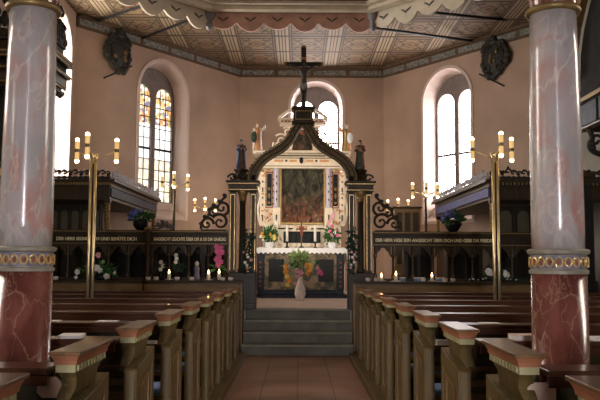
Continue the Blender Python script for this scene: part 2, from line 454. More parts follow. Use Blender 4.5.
PANE_WEST = pane_mat('west_window_glass', 85.0, (0.95, 0.93, 1.0), False)
PANE_LNAVE = pane_mat('north_nave_glass', 24.0, (1.0, 0.95, 0.87), False)
nwin = [0]
def wall(name, A, B, wins, mat='plaster', z1=ZC + 0.1):
    """wall from A to B, the room on the left when walking A->B is outward"""
    d = (B - A); L = d.length; d.normalize()
    out = Vector((d.y, -d.x, 0))
    mid = (A + B) / 2 - Vector((0.3, 11, 0))
    if out.dot(mid) < 0: out = -out
    fm = lambda u, v, w: A + d * u + Vector((0, 0, v)) + out * w
    mb = MB()
    holes = [arch_loop(w['w'], w['z0'], w['zs'], w['u']) for w in wins]
    loops = [[(0, 0), (L, 0), (L, z1), (0, z1)]] + holes
    flat = [p for l in loops for p in l]
    tris = tessellate_polygon([[Vector((p[0], p[1], 0)) for p in l] for l in loops])
    V = [mb.bm.verts.new(fm(p[0], p[1], 0)) for p in flat]
    for t in tris: mb.bm.faces.new([V[i] for i in t])
    o = struct(mb.build(name, mat, recalc=False))
    # outward skin so that the wall is thick, not paper
    for w in wins:
        nwin[0] += 1
        D = w.get('D', 0.42); nm = 'window_%d' % nwin[0]
        root = bpy.data.objects.new(nm, None); COL.objects.link(root); struct(root)
        root.location = A + d * w['u'] + Vector((0, 0, w['z0']))
        root.matrix_world = Matrix(((d.x, out.x, 0, root.location.x), (d.y, out.y, 0, root.location.y), (0, 0, 1, root.location.z), (0, 0, 0, 1)))
        W0 = w['w']; zs = w['zs'] - w['z0']
        inner = arch_loop(W0, 0, zs); sl = w.get('slope', 0.32)
        W1 = W0 - w.get('splay', 0.16)
        outer = arch_loop(W1, sl, zs)
        mb = MB(); a = [mb.bm.verts.new((p[0], 0, p[1])) for p in inner]; b = [mb.bm.verts.new((p[0], D, p[1])) for p in outer]
        n = len(a)
        for i in range(n): mb.bm.faces.new((a[i], a[(i + 1) % n], b[(i + 1) % n], b[i]))
        mb.build('reveal', 'reveal', root)
        # plaster architrave line round the opening
        mb = MB(); ins = arch_loop(W0, 0, zs); ou = arch_loop(W0 + 0.16, -0.08, zs)
        mb.slab(ou, [ins], lambda u, v, ww: Vector((u, -ww, v)), 0.025); mb.build('surround', 'reveal' if mat == 'plaster' else mat, root)
        lw = (W1 - w.get('mull', 0.14) - 0.10) / 2
        cx = (lw + w.get('mull', 0.14)) / 2
        ltop = zs + W1 / 2 - w.get('head', 0.42)
        l1 = arch_loop(lw, sl + 0.07, ltop - lw / 2, -cx); l2 = arch_loop(lw, sl + 0.07, ltop - lw / 2, cx)
        MB().slab(outer, [l1, l2], lambda u, v, ww: Vector((u, D - 0.05 + ww, v)), 0.10).build('frame', w.get('fm', 'lead'), root)
        for l, c in ((l1, -cx), (l2, cx)):
            mb = MB(); H = ltop - sl - 0.07; zb = sl + 0.07
            off = Vector((c, D + 0.02, zb + H * 0.46))
            vs = [mb.bm.verts.new(Vector((p[0], D + 0.02, p[1])) - off) for p in l]
            mb.bm.faces.new(vs)
            mb.build('pane', w['pane'], root, off)
            mb = MB()
            nh = w.get('nh', 9)
            for k in range(1, nh):
                zz = zb + H * k / nh
                hw = lw / 2
                if zz > ltop - lw / 2: hw = math.sqrt(max(0.001, (lw / 2) ** 2 - (zz - ltop + lw / 2) ** 2))
                th = 0.06 if k == nh // 2 and not w.get('plain_bars') else 0.02
                mb.bb(c - hw, c + hw, D - 0.012, D + 0.012, zz - th / 2, zz + th / 2)
            for q in w.get('vb', (-1 / 6, 1 / 6)):
                mb.bb(c + lw * q - .008, c + lw * q + .008, D - 0.010, D + 0.010, zb, ltop - lw * 0.12)
            mb.build('glazing_bars', 'came', root)
        MB().bb(-W1 / 2 + .01, W1 / 2 - .01, D - 0.22, D - .052, sl - 0.03 - .12, sl + 0.035).build('sill', 'reveal', root)
    return o

wall('wall_back', AL, AR, [dict(u=0.50 + 1.68, w=1.46, z0=3.6, zs=5.90, pane=PANE_CENTRE, nh=7)])
wall('wall_left_apse', BL, AL, [dict(u=5.63 - 2.92, w=1.62, z0=2.62, zs=5.70, pane=PANE_STAIN, nh=11, splay=0.2, head=0.46)])
wall('wall_right_apse', AR, BR, [dict(u=2.38, w=1.62, z0=2.58, zs=5.70, pane=PANE_WHITE, nh=11, splay=0.2, head=0.46)])
nv = dict(w=1.5, z0=2.75, zs=6.0, pane=PANE_NAVE, nh=9, D=0.5)
def nave(y, **k): return dict(nv, **k)
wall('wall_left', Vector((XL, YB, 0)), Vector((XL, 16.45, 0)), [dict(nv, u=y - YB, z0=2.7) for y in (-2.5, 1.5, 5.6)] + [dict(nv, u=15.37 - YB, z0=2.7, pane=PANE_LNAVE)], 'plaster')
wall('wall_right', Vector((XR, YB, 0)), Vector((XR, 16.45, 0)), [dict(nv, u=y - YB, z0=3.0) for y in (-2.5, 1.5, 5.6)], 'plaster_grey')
wall('wall_front', Vector((XL, YB, 0)), Vector((XR, YB, 0)), [dict(nv, u=5.0 - 0.1, w=0.9, z0=0.15, zs=2.7, slope=.02, pane=PANE_WEST, mull=.05, head=.1)], 'plaster')

# floor: nave tiles, pew platforms, chancel
struct(MB().bb(XL, XR, YB, 13.16, -0.1, 0).build('floor', 'tiles'))
struct(MB().bb(XL, XR, 13.16, 21.1, 0.0, 0.70).build('floor_chancel', 'chancel_tile'))
struct(MB().bb(XL, XR, YB, 21.1, ZC, ZC + 0.1).build('ceiling', 'ceiling'))
def plinth(x0, x1): return MB().bb(x0, x1, 0.8, 11.72, 0, 0.10)
struct(plinth(XL, -0.80).build('floor_platform_left', 'pew', bevel=0.01))
struct(plinth(0.80, XR).build('floor_platform_right', 'pew', bevel=0.01))
st = thing('chancel_steps', 'worn grey stone steps rising from the tiled aisle to the altar floor', 'steps', (0, 12.2, 0))
for k in range(4):
    y0 = 0.27 * k
    MB().bb(-0.90, 0.90, y0, 0.96, 0.175 * k + 0.001, 0.175 * (k + 1) - 0.032).build('step', 'stone', st, bevel=0.006)
    MB().bb(-0.90, 0.90, y0 - 0.028, 0.96, 0.175 * (k + 1) - 0.032, 0.175 * (k + 1) if k < 3 else 0.70).build('tread', 'stone_edge', st, bevel=0.008)

# frieze along the apse walls
for nm, A, B in (('trim_1', AL, AR), ('trim_2', BL, AL), ('trim_3', AR, BR)):
    d = (B - A); L = d.length; d.normalize()
    inn = Vector((-d.y, d.x, 0))
    if inn.dot(Vector((0.3, 11, 0)) - A) < 0: inn = -inn
    f = lambda u, v, w: A + d * u + Vector((0, 0, v)) + inn * w
    mb = MB(); z0 = ZC - 0.27
    mb.slab([(0, z0), (L, z0), (L, ZC - .07), (0, ZC - .07)], (), f, 0.05)
    mb.slab([(0, ZC - .07), (L, ZC - .07), (L, ZC), (0, ZC)], (), f, 0.13)
    mb.slab([(0, z0 - .025), (L, z0 - .025), (L, z0), (0, z0)], (), f, 0.075)
    o = struct(mb.build(nm, 'frieze'))
    n = round(L / 0.95); mb = MB()
    for k in range(n):
        a = (k + 0.06) * L / n; b = (k + 0.94) * L / n
        mb.slab([(a, z0 + .03), (b, z0 + .03), (b, z0 + .165), (a, z0 + .165)], (), f, 0.062)
    mb.build('painted_panel', 'frieze_panel', o)

# ------------------------------------------------------------------ ceiling ring with the scalloped valance
RC = Vector((-0.17, 10.9))
def ring_pts(sc, z):
    base = [(1.68, 4.16), (4.05, 1.75), (4.05, -1.75), (1.68, -4.16), (-1.68, -4.16), (-4.05, -1.75), (-4.05, 1.75), (-1.68, 4.16)]
    return [Vector((RC.x + x * sc, RC.y + y * sc, z)) for x, y in base]
rg = thing('ceiling_ring', 'octagonal painted cornice ring with pink scalloped valance hanging below the ceiling', 'cornice', (0, 0, 0))
outer = ring_pts(1.0, 6.58); inner = ring_pts(0.93, 6.72); cor = ring_pts(0.955, 6.5)
for i in range(8):
    a, b = outer[i], outer[(i + 1) % 8]
    if (a.y + b.y) / 2 < 10: continue
    d = (b - a); L = d.length; d.normalize(); out = Vector((d.y, -d.x, 0))
    if out.dot(a - Vector((RC.x, RC.y, a.z))) < 0: out = -out
    n = max(3, round(L / 0.56)); top = 0.12; pts = [(0, top), (L, top)]
    for k in range(n - 1, -1, -1):
        for j in range(0, 7):
            t = 1 - j / 6
            u = (k + t) * L / n
            pts.append((u, -0.18 - 0.14 * math.sin(PI * t) ** 0.7 - (0.05 if k % 2 else 0)* math.sin(PI * t)))
    f = lambda u, v, w: a + d * u + Vector((0, 0, v)) + out * w
    val = MB().slab(pts, (), f, 0.05).build('valance', 'pink_valance' if i == 7 else 'cream_mould', rg)
    mb = MB()
    for k in range(n):
        u = (k + .5) * L / n
        for s in (-1, 1):
            mb.slab([(u - .02 * s, -.17), (u + s * .10, -.10), (u + s * .12, -.06), (u + s * .03, -.10)], (), lambda p, q, w: a + d * p + Vector((0, 0, q)) - out * w, 0.012)
    mb.build('leaf_pattern', 'stone', val)
def ring_band(sc0, sc1, z0, z1):
    mb = MB(); P = [ring_pts(sc0, z0), ring_pts(sc0, z1), ring_pts(sc1, z1), ring_pts(sc1, z0)]
    V = [[mb.bm.verts.new(p) for p in r] for r in P]
    for i in range(8):
        j = (i + 1) % 8
        for k in range(4):
            mb.bm.faces.new((V[k][i], V[k][j], V[(k + 1) % 4][j], V[(k + 1) % 4][i]))
    return mb
ring_band(1.02, 0.985, 6.86, ZC - 0.001).build('upper_board', 'frieze', rg)
ring_band(0.995, 0.925, 6.66, 6.86).build('soffit_board', 'frieze', rg)
ring_band(0.975, 0.93, 6.58, 6.66).build('cream_moulding', 'cream_mould', rg)
ring_band(0.955, 0.90, 6.66, 6.72).build('moulding_bead', 'cream_mould', rg)
for i in (0, 7, 1, 6):
    p = ring_pts(1.0, 6.56)[i]
    MB().lathe([(.02, -.34), (.06, -.30), (.09, -.22), (.055, -.15), (.10, -.08), (.13, 0.0), (.11, .12)], p, 12).build('pendant', 'grey_carve', rg, smooth=True)

rods = [((197, 17), (143, 38), 'left of the ring, running to the wall above the stained window'), ((150, 3), (97, 21), 'left of the ring, running to the wall above the left cartouche'),
        ((372, 32), (473, 41), 'right of the ring, running to the wall above the clear window'), ((417, 11), (518, 21), 'right of the ring, running to the wall above the right cartouche')]
def on_wall(px, A, B):
    s = MR @ Vector(((px - 300) / F, 0.2, -1)); s = s.x / s.y
    t = (s * A.y - A.x) / ((B.x - A.x) - s * (B.y - A.y))
    return A + (B - A) * t
for (a, b, w) in rods:
    q = on_wall(b[0], AL, BL) if b[0] < 300 else on_wall(b[0], AR, BR)
    inward = Vector((0.2 if b[0] < 300 else -0.2, -0.25, 0))
    P1 = W(b[0], b[1], q.y - 0.08); P0 = W(a[0], a[1], 15.2 if abs(a[0] - 290) < 110 else 14.3)
    P0.z = max(P0.z, 6.35)
    tag(MB().rod(P0, P1, 0.032, n=8).build('tie_rod', 'iron'), 'black iron tie rod ' + w, 'rod', 'ceiling tie rods')

# ------------------------------------------------------------------ organ loft over the camera end (carried by the columns)
struct(MB().bb(XL + .01, XR - .01, YB + .01, 4.12, 3.22, 3.42).bb(XL + .01, XR - .01, 3.86, 4.10, 3.08, 3.22).build('ceiling_loft', 'brown'))

# ------------------------------------------------------------------ marble columns
def column(x, y, label):
    t = thing('marble_column', label, 'column', (x, y, 0.1))
    MB().lathe([(.165, 0), (.165, .10), (.15, .13), (.145, .18), (.142, 1.345)], n=40).build('red_shaft', 'marble_red', t, smooth=True)
    r = MB().lathe([(.140, 1.345), (.150, 1.345), (.152, 1.362), (.140, 1.370), (.140, 1.442), (.156, 1.450), (.160, 1.466), (.150, 1.474), (.138, 1.474)], n=40).build('ring', 'ring_stone', t)
    MB().lathe([(.139, 1.372), (.1425, 1.373), (.1425, 1.440), (.139, 1.441)], n=40).build('enamel_band', 'ring_blue', r)
    mb = MB(); n = 20
    for k in range(n):
        a = 2 * PI * k / n; c = Vector((math.cos(a), math.sin(a), 0)); tg = Vector((-c.y, c.x, 0))
        P = [c * .146 + tg * (.0175 * math.cos(q * PI / 6)) + Vector((0, 0, 1.406 + .024 * math.sin(q * PI / 6))) for q in range(12)]
        mb.tube(P, .0055, 5, True)
        a2 = a + PI / n; c2 = Vector((math.cos(a2), math.sin(a2), 0))
        mb.ball(c2 * .146 + Vector((0, 0, 1.406)), .008, 6)
    mb.build('gilt_links', 'gold', r)
    mb = MB()
    for k in range(n):
        a = 2 * PI * k / n; mb.ball(Vector((math.cos(a), math.sin(a), 0)) * .142 + Vector((0, 0, 1.406)), .009, 6, (1, 1, 1.4))
    mb.build('red_stones', 'retable_red', r)
    MB().lathe([(.134, 1.474), (.136, 1.6), (.133, 2.0), (.125, 2.5), (.121, 2.735)], n=40).build('grey_shaft', 'marble_grey', t, smooth=True)
    MB().lathe([(.121, 2.735), (.140, 2.737), (.146, 2.752), (.140, 2.768), (.122, 2.77)], n=40).build('neck_ring', 'dull_gold', t, smooth=True)
    c = MB().lathe([(.118, 2.77), (.122, 2.80), (.135, 2.86), (.16, 2.915), (.17, 2.93)], n=32).bb(-.19, .19, -.19, .19, 2.93, 2.979).build('capital', 'marble_red', t)
    return t
pl = W(27, 200, 3.96); pr = W(557, 200, 3.96)
column(pl.x, 3.96, 'veined grey marble column on red marble base, standing among the left-hand pews')
column(pr.x, 3.96, 'veined grey marble column on red marble base, standing among the right-hand pews')

# ------------------------------------------------------------------ pews
def make_pew(s, L):
    side = 'left' if s < 0 else 'right'
    t = thing('church_pew', '', 'pew', (0, 0, 0), 0, 'pews on the %s of the aisle' % side)
    B = lambda x0, x1, y0, y1, z0, z1, mb=None: (mb or MB()).bb(s * x0, s * x1, y0, y1, z0, z1)
    fx = lambda x0: (lambda u, v, w: Vector((s * (x0 + w), u, v)))
    prof = [(0, 0), (0, .80), (.05, .812), (.30, .835), (.50, .875), (.50, 0)]
    e = MB().slab(prof, (), fx(0.012), 0.055).build('end_panel', 'pew', t, bevel=0.004)
    inset = [(.07, .07), (.07, .735), (.30, .765), (.43, .79), (.43, .07)]
    MB().slab(prof, [inset], fx(0.0), 0.0115).build('end_frame', 'pew_frame', e, bevel=0.003)
    i2 = [(.115, .12), (.115, .69), (.30, .715), (.385, .735), (.385, .12)]
    i3 = [(.13, .135), (.13, .675), (.30, .70), (.37, .72), (.37, .135)]
    MB().slab(i2, [i3], fx(0.004), 0.009).build('end_moulding', 'pew_edge', e)
    MB().slab([(-.012, .003), (-.012, .79), (.0, .80), (0.0, .003)], (), fx(0.010), 0.06).build('end_edge', 'pew_frame', e)
    # concave neck under the cap
    mb = MB(); rings = []
    for z, y0, y1, x0, x1 in ((.79, .02, .44, .070, .110), (.85, .05, .40, .036, .100), (.88, .075, .38, .030, .094), (.915, .06, .40, .026, .094), (.9425, .03, .455, .020, .096)):
        rings.append([mb.bm.verts.new((s * x, y, z)) for x, y in ((x0, y0), (x1, y0), (x1, y1), (x0, y1))])
    for a, b in zip(rings, rings[1:]):
        for j in range(4): mb.bm.faces.new((a[j], a[(j + 1) % 4], b[(j + 1) % 4], b[j]))
    mb.bm.faces.new(rings[0]); mb.bm.faces.new(rings[-1])
    mb.build('neck', 'pew', t, bevel=0.003)
    c = MB()
    B(-.010, .120, -.028, .535, 1.014, 1.030, c)
    cap = c.build('cap', 'cap_top', t, bevel=0.004)
    mb = MB(); rings = []
    for z, g in ((.974, 0), (.992, .003), (1.0135, .014)):
        rings.append([mb.bm.verts.new((s * x, y, z)) for x, y in ((.012 - g, .0 - g), (.100 + g, -g), (.100 + g, .50 + g), (.012 - g, .50 + g))])
    for a, b in zip(rings, rings[1:]):
        for j in range(4): mb.bm.faces.new((a[j], a[(j + 1) % 4], b[(j + 1) % 4], b[j]))
    mb.bm.faces.new(rings[0]); mb.bm.faces.new(rings[-1])
    mb.build('cap_band', 'coral', cap)
    yb = MB(); B(.016, .098, .004, .490, .943, .9735, yb)
    for k in range(9): B(.010, .0158, .03 + .05 * k, .055 + .05 * k, .947, .970, yb)
    yb.build('cap_frieze', 'yellowgreen', cap)
    # back, ledge, seat
    B(.068, L, .12, .15, .62, .93).build('backrest', 'pew_panel', t)
    B(.121, L, -.03, .17, .935, .965).build('book_ledge', 'ledge', t, bevel=0.006)
    bl = MB(); B(.121, L, -.035, -.018, .895, .934, bl); B(.121, L, .085, .119, .885, .934, bl); bl.build('ledge_apron', 'ledge', t, bevel=0.003)
    rl = MB(); B(.07, L, .095, .119, .695, .735, rl); B(.07, L, .10, .119, .62, .655, rl); rl.build('back_rail', 'pew_frame', t, bevel=0.003)
    ms = MB(); n = 5
    for k in range(1, n): B(.07 + (L - .07) * k / n - .03, .07 + (L - .07) * k / n + .03, .105, .119, .656, .694, ms)
    ms.build('back_stile', 'pew_frame', t)
    B(.07, L, -.005, .0945, .80, .815).build('book_shelf', 'ledge', t, bevel=0.003)
    B(.068, L, .155, .50, .40, .43).build('seat', 'pew_frame', t, bevel=0.004)
    B(.10, L - .06, .17, .49, .431, .478).build('seat_cushion', 'cushion', t, bevel=0.015)
    B(.068, L, .40, .425, .08, .40).build('seat_support', 'pew_panel', t)
    MB().slab([(0.1, 0), (0.1, .93), (.17, .93), (.50, .60), (.50, 0)], (), fx(L), 0.05).build('far_end', 'pew', t)
    return t
PY = [1.99 + 1.13 * k for k in range(9)]
PX = 0.895
for s, L, side in ((-1, 3.95, 'left'), (1, 4.6, 'right')):
    proto = None
    for k in range(8, -1, -1):
        place = ORD[8 - k] + ' row back from the chancel steps'
        if k == 0: place = 'nearest row, cut off by the frame'
        lab = 'olive-brown wooden pew on the %s of the aisle, %s' % (side, place)
        loc = (s * PX, PY[k], 0.10)
        if proto is None:
            proto = make_pew(s, L); proto.location = loc; proto['label'] = lab
        else: dup(proto, loc, lab)

# books and papers on the ledges
def book(loc, rz, size, label, mat='white_paper', tilt=0.0, group='hymn books and papers on the pews'):
    t = thing('hymn_book', label, 'book', loc, rz, group)
    t.rotation_euler = (tilt, 0, rz)
    w, d, h = size
    MB().bb(-w / 2, w / 2, -d / 2, d / 2, 0.003, h - 0.003).build('page_block', 'white_paper', t)
    MB().bb(-w / 2 - .004, w / 2 + .004, -d / 2 - .003, d / 2 + .004, h - 0.003, h).bb(-w / 2 - .004, w / 2 + .004, -d / 2 - .003, d / 2 + .004, 0, .003).bb(-w / 2 - .004, w / 2 + .004, d / 2, d / 2 + .004, 0, h).build('cover', mat, t, bevel=0.001)
    return t
def ledge_book(px, k, label, mat='white_paper', size=(.12, .15, .018), rz=0.1, shelf=False):
    y = PY[k] + 0.06; z = 1.0665; p = W(px, 300, y)
    if shelf: y = PY[k] + 0.04; z = .9165; p = W(px, 340, y)
    book((p.x, y, z), rz, size, label, mat)
ledge_book(73, 2, 'white hymn book lying on the ledge just right of the left column')
ledge_book(149, 3, 'white hymn book on the shelf beside the second left pew cap from the front edge', size=(.11, .075, .018), rz=0, shelf=True)
ledge_book(443.5, 3, 'thick white hymn book on the shelf just left of a right-hand pew cap', size=(.11, .075, .035), rz=0, shelf=True)
ledge_book(523, 2, 'cream hymn book lying on the ledge left of the right column', 'cream_book', size=(.13, .12, .03))
ledge_book(598, 2, 'white hymn book on the ledge at the right picture edge, past the column', size=(.10, .12, .018))
ledge_book(108, 3, 'thin white song sheet on a left ledge, right of the other left sheet', size=(.14, .10, .006), rz=0)
ledge_book(489, 3, 'thin white song sheet on a right ledge, below the brass lamp', size=(.14, .10, .006), rz=0)
ledge_book(53, 3, 'thin white song sheet on a left ledge, touching the column edge', size=(.10, .10, .006), rz=0)
def plaque(px, py, k, w, h, label):
    y = PY[k] + 0.080; p = W(px, py, y)
    mb = MB(); c = .25 * h
    mb.slab([(-w/2 + c, -h/2), (w/2 - c, -h/2), (w/2, -h/2 + c), (w/2, h/2 - c), (w/2 - c, h/2), (-w/2 + c, h/2), (-w/2, h/2 - c), (-w/2, -h/2 + c)], (), lambda u, v, ww: Vector((u, -ww, v)), .012)
    tag(mb.build('number_plate', 'cream_book', None, p), label, 'plate', 'plates on the pew backs')
plaque(50, 387, 1, .10, .085, 'cream eight-sided plate on the near left pew back, left of the cap neck')
plaque(541, 393, 1, .12, .09, 'cream eight-sided plate on the near right pew back, right of the cap neck')

# ------------------------------------------------------------------ chancel parapets with the gilt text
YS = 12.86
def textmesh(txt, width, height):
    cu = bpy.data.curves.new('t', 'FONT'); cu.body = txt; cu.extrude = 0.004; cu.offset = 0.022; cu.size = 1
    o = bpy.data.objects.new('t', cu); COL.objects.link(o)
    dg = bpy.context.evaluated_depsgraph_get(); me = bpy.data.meshes.new_from_object(o.evaluated_get(dg))
    bpy.data.objects.remove(o)
    xs = [v.co.x for v in me.vertices]; ys = [v.co.y for v in me.vertices]
    sx = width / (max(xs) - min(xs)); sy = height / (max(ys) - min(ys)); x0 = min(xs); y0 = min(ys)
    for v in me.vertices: v.co = Vector(((v.co.x - x0) * sx, -v.co.z - .001, (v.co.y - y0) * sy))
    return me
def parapet(name, label, px0, px1, segs, s):
    t = thing(name, label, 'choir screen', (0, 0, 0))
    a = W(px0, 250, YS).x; b = W(px1, 250, YS).x
    a0, b0 = a, b
    if abs(b + 1.17) < .1: b = -.915
    if abs(a - 1.29) < .1: a = .915
    MB().bb(a, b, 12.42, 12.62, 0, 1.15).build('dado', 'brown', t)
    n = max(2, round((b - a) / .62)); mb = MB()
    for k in range(n):
        x0 = a + (b - a) * (k + .08) / n; x1 = a + (b - a) * (k + .92) / n
        mb.bb(x0, x1, 12.405, 12.42, .72, 1.05)
    mb.build('dado_panel', 'brown', t, bevel=.006)
    MB().bb(a, b, 12.36, 12.685, 1.15, 1.185).bb(a0, b0, 12.68, 12.98, 1.15, 1.185).build('ledge', 'screen', t, bevel=.006)
    MB().bb(a, b, 12.62, 12.685, 0.0, 1.15).bb(a0, b0, 12.68, 12.98, 0.0, 1.15).build('core', 'dark_wood', t)
    a, b = a0, b0
    zt = 2.03
    MB().bb(a, b, YS - .08, YS + .08, zt - .045, zt).bb(a, b, YS - .055, YS + .055, zt - .075, zt - .045).build('top_rail', 'screen', t, bevel=.006)
    MB().bb(a, b, YS - .083, YS - .0805, zt - .030, zt - .018).bb(a, b, YS - .058, YS - .0555, 1.795, 1.805).build('gilt_line', 'dull_gold', t)
    MB().bb(a, b, YS - .03, YS + .03, 1.815, zt - .075).build('text_band', 'dark_wood', t)
    MB().bb(a, b, YS - .055, YS + .055, 1.775, 1.815).build('lower_rail', 'screen', t, bevel=.005)
    MB().bb(a, b, YS - .06, YS + .06, 1.186, 1.225).build('base_rail', 'screen', t, bevel=.005)
    for tx, p0, p1 in segs:
        x0 = W(p0, 240, YS).x; x1 = W(p1, 240, YS).x
        me = textmesh(tx, x1 - x0, .070); me.materials.append(M['letter'])
        o = bpy.data.objects.new('lettering', me); COL.objects.link(o); o.parent = t; o.location = (x0, YS - .0305, 1.850)
        o['label'] = 'gilt capital lettering'
    n = max(2, round((b - a) / .335)); w = (b - a) / n
    for k in range(n + 1):
        x = a + w * k; x = min(max(x, a + .035), b - .035)
        q = MB().lathe([(.034, 1.225), (.034, 1.29), (.022, 1.31), (.019, 1.55), (.024, 1.58), (.034, 1.60), (.034, 1.63), (.024, 1.64), (.024, 1.775)], (x, YS, 0), 12).build('baluster', 'screen', t, smooth=False)
        MB().bb(x - .0045, x + .0045, YS - .036, YS - .0345, 1.23, 1.29).bb(x - .005, x + .005, YS - .0365, YS - .0345, 1.60, 1.63).build('gilt_trim', 'dull_gold', q)
    for k in range(n):
        x0 = a + w * k + .035; x1 = a + w * (k + 1) - .035; c = (x0 + x1) / 2; h = (x1 - x0) / 2
        hole = []
        for j in range(13):
            q = j / 12 * 2 - 1
            hole.append((c + q * (h - .015), 1.60 + .15 * (1 - abs(q) ** 1.7) ** .8 - (.02 if abs(abs(q) - .5) < .1 else 0)))
        poly = [(x0, 1.60)] + hole + [(x1, 1.60), (x1, 1.775), (x0, 1.775)]
        MB().slab(poly, (), lambda u, v, ww: Vector((u, YS - .02 + ww, v)), .04).build('arch_head', 'screen', t)
    return t
parapet('choir_parapet', 'dark carved parapet with gilt lettering, left of the altar arch', 150, 228,
        [('ANGESICHT LEUCHTE ÜBER DIR & SEI DIR GNÄDIG', 154, 226)], -1)
parapet('choir_parapet', 'dark carved parapet with gilt lettering, behind the left brass lamp', 8, 148.5,
        [('DER HERR SEGNE DICH UND BEHÜTE DICH', 57, 137)], -1)
parapet('choir_parapet', 'dark carved parapet with gilt lettering, right of the altar arch', 373, 572,
        [('DER HERR HEBE SEIN ANGESICHT ÜBER DICH UND GEBE DIR FRIEDEN', 375.5, 494)], 1)
def desk(px0, px1, z1, label):
    a = W(px0, 250, 13.55).x; b = W(px1, 250, 13.55).x
    t = thing('choir_desk', label, 'desk', ((a + b) / 2, 13.5, .70)); h = (b - a) / 2
    MB().bb(-h, h, .03, .09, 0, z1 - .75).build('front_board', 'dark_wood', t)
    MB().bb(-h - .02, h + .02, -.02, .30, z1 - .75, z1 - .70).build('sloping_top', 'screen', t, bevel=.006)
    n = max(2, round(2 * h / .45)); mb = MB()
    for k in range(n): mb.bb(-h + 2 * h * (k + .1) / n, -h + 2 * h * (k + .9) / n, .015, .03, .12, z1 - .85)
    mb.build('front_panel', 'night', t, bevel=.006)
    for x in (-h + .03, h - .03): MB().bb(x - .03, x + .03, .0, .32, 0, z1 - .75).build('end_board', 'screen', t)
desk(154, 227, 1.80, 'dark wooden choir desk seen through the left parapet arches beside the altar arch')
desk(108, 150, 1.80, 'dark wooden choir desk seen through the parapet arches right of the left brass lamp')
desk(404, 433, 1.80, 'short dark choir desk seen through the right parapet arches, nearer the altar arch')
desk(447, 482, 1.80, 'short dark choir desk behind the right parapet, next to the right brass lamp')
# corner post on the left parapet
p = W(149.2, 250, YS)
cp = thing('newel_post', 'dark turned newel post joining the two left parapets', 'post', (p.x, YS - .14, 1.186))
MB().lathe([(.05, 0), (.05, .1), (.035, .14), (.04, .5), (.05, .55), (.036, .6), (.05, .66), (.055, .80), (.045, .845)], n=14).build('shaft', 'screen', cp, smooth=True)
MB().lathe([(.06, .845), (.066, .87), (.05, .885), (.02, .90)], n=14).build('cap', 'dull_gold', cp, smooth=True)

# ------------------------------------------------------------------ the altar arch (rood arch)
CX = W(302, 200, YS).x
ar = thing('altar_arch', 'dark carved wooden arch with gilt lines standing before the altar', 'arch', (0, 0, 0))
def pier(x0, x1, s):
    """x0 outer, x1 inner; s=+1 right"""
    lo, hi = min(x0, x1), max(x0, x1); w = hi - lo; c = (lo + hi) / 2
    ztop = W(300, 192, YS).z
    pr_ = MB().bb(lo, hi, YS - .16, YS + .16, 0.70, 1.32).build('pedestal', 'dark_wood', ar, bevel=.01)
    MB().bb(lo + .03, hi - .03, YS - .172, YS - .16, .8, 1.24).build('pedestal_panel', 'dark_wood', pr_, bevel=.005)
    for q, x in enumerate((lo + .065, hi - .065)):
        pl_ = MB().bb(x - .055, x + .055, YS - .06, YS + .10, 1.32, ztop).build('pilaster', 'screen', ar, bevel=.004)
        mb = MB()
        for u in (-.036, .036): mb.bb(x + u - .006, x + u + .006, YS - .068, YS - .06, 1.36, ztop - .06)
        mb.bb(x - .042, x + .042, YS - .068, YS - .06, ztop - .06, ztop - .045)
        mb.build('gilt_line', 'gold', pl_)
    MB().lathe([(.075, 1.32), (.078, 1.36), (.058, 1.40), (.055, 1.6), (.05, 2.5), (.047, ztop - .20), (.06, ztop - .19), (.052, ztop - .17)], (c, YS - .10, 0), 16).build('round_column', 'dark_wood', ar, smooth=True)
    MB().lathe([(.05, ztop - .17), (.065, ztop - .13), (.06, ztop - .10), (.085, ztop - .04), (.09, ztop)], (c, YS - .10, 0), 16, fold=.12, k=8).build('capital', 'dull_gold', ar)
    mb = MB()
    for z0, z1, g in ((ztop, ztop + .04, .012), (ztop + .04, ztop + .11, .0), (ztop + .11, ztop + .145, .025), (ztop + .145, ztop + .175, .045)):
        mb.bb(lo - g, hi + g, YS - .19 - g, YS + .16 + g, z0, z1)
    en = mb.build('entablature', 'screen', ar, bevel=.006)
    MB().bb(lo - .027, hi + .027, YS - .218, YS - .2155, ztop + .118, ztop + .130).bb(lo - .014, hi + .014, YS - .205, YS - .2025, ztop + .015, ztop + .025).build('gilt_line', 'gold', en)
    z = ztop + .175
    sx = W(241 if s < 0 else 360, 180, YS).x
    mb = MB().lathe([(.17, z), (.17, z + .02), (.12, z + .05), (.10, z + .09), (.085, z + .13), (.12, z + .19), (.125, z + .215)], (sx, YS, 0), 4)
    mb.lathe([(.11, z + .05), (.13, z + .1), (.09, z + .14)], (sx, YS, 0), 10, fold=.2, k=5)
    mb.build('statue_pedestal', 'dark_wood', ar)
    mb = MB()
    for k in range(4): mb.ball((lo + .05 if s > 0 else hi - .05, YS - .13, ztop + .23 - .0 * k), .05, 8)
    # carved volutes flanking the pedestal
    for u in (-1, 1):
        mb.tube([(sx + u * (.13 + .10 * math.cos(a) * (1 - a / 12)), YS, z + .07 + .07 * math.sin(a) * (1 - a / 12)) for a in [i * .5 for i in range(14)]], .018, 6)
    mb.build('carving', 'dark_carve', ar)
    return ztop, z + .215, sx
L0, L1 = W(229.0, 220, YS).x, W(257, 220, YS).x
R0, R1 = W(372.4, 220, YS).x, W(347.5, 220, YS).x
zl, zst, sxl = pier(L0, L1, -1); zr, zst2, sxr = pier(R0, R1, 1)
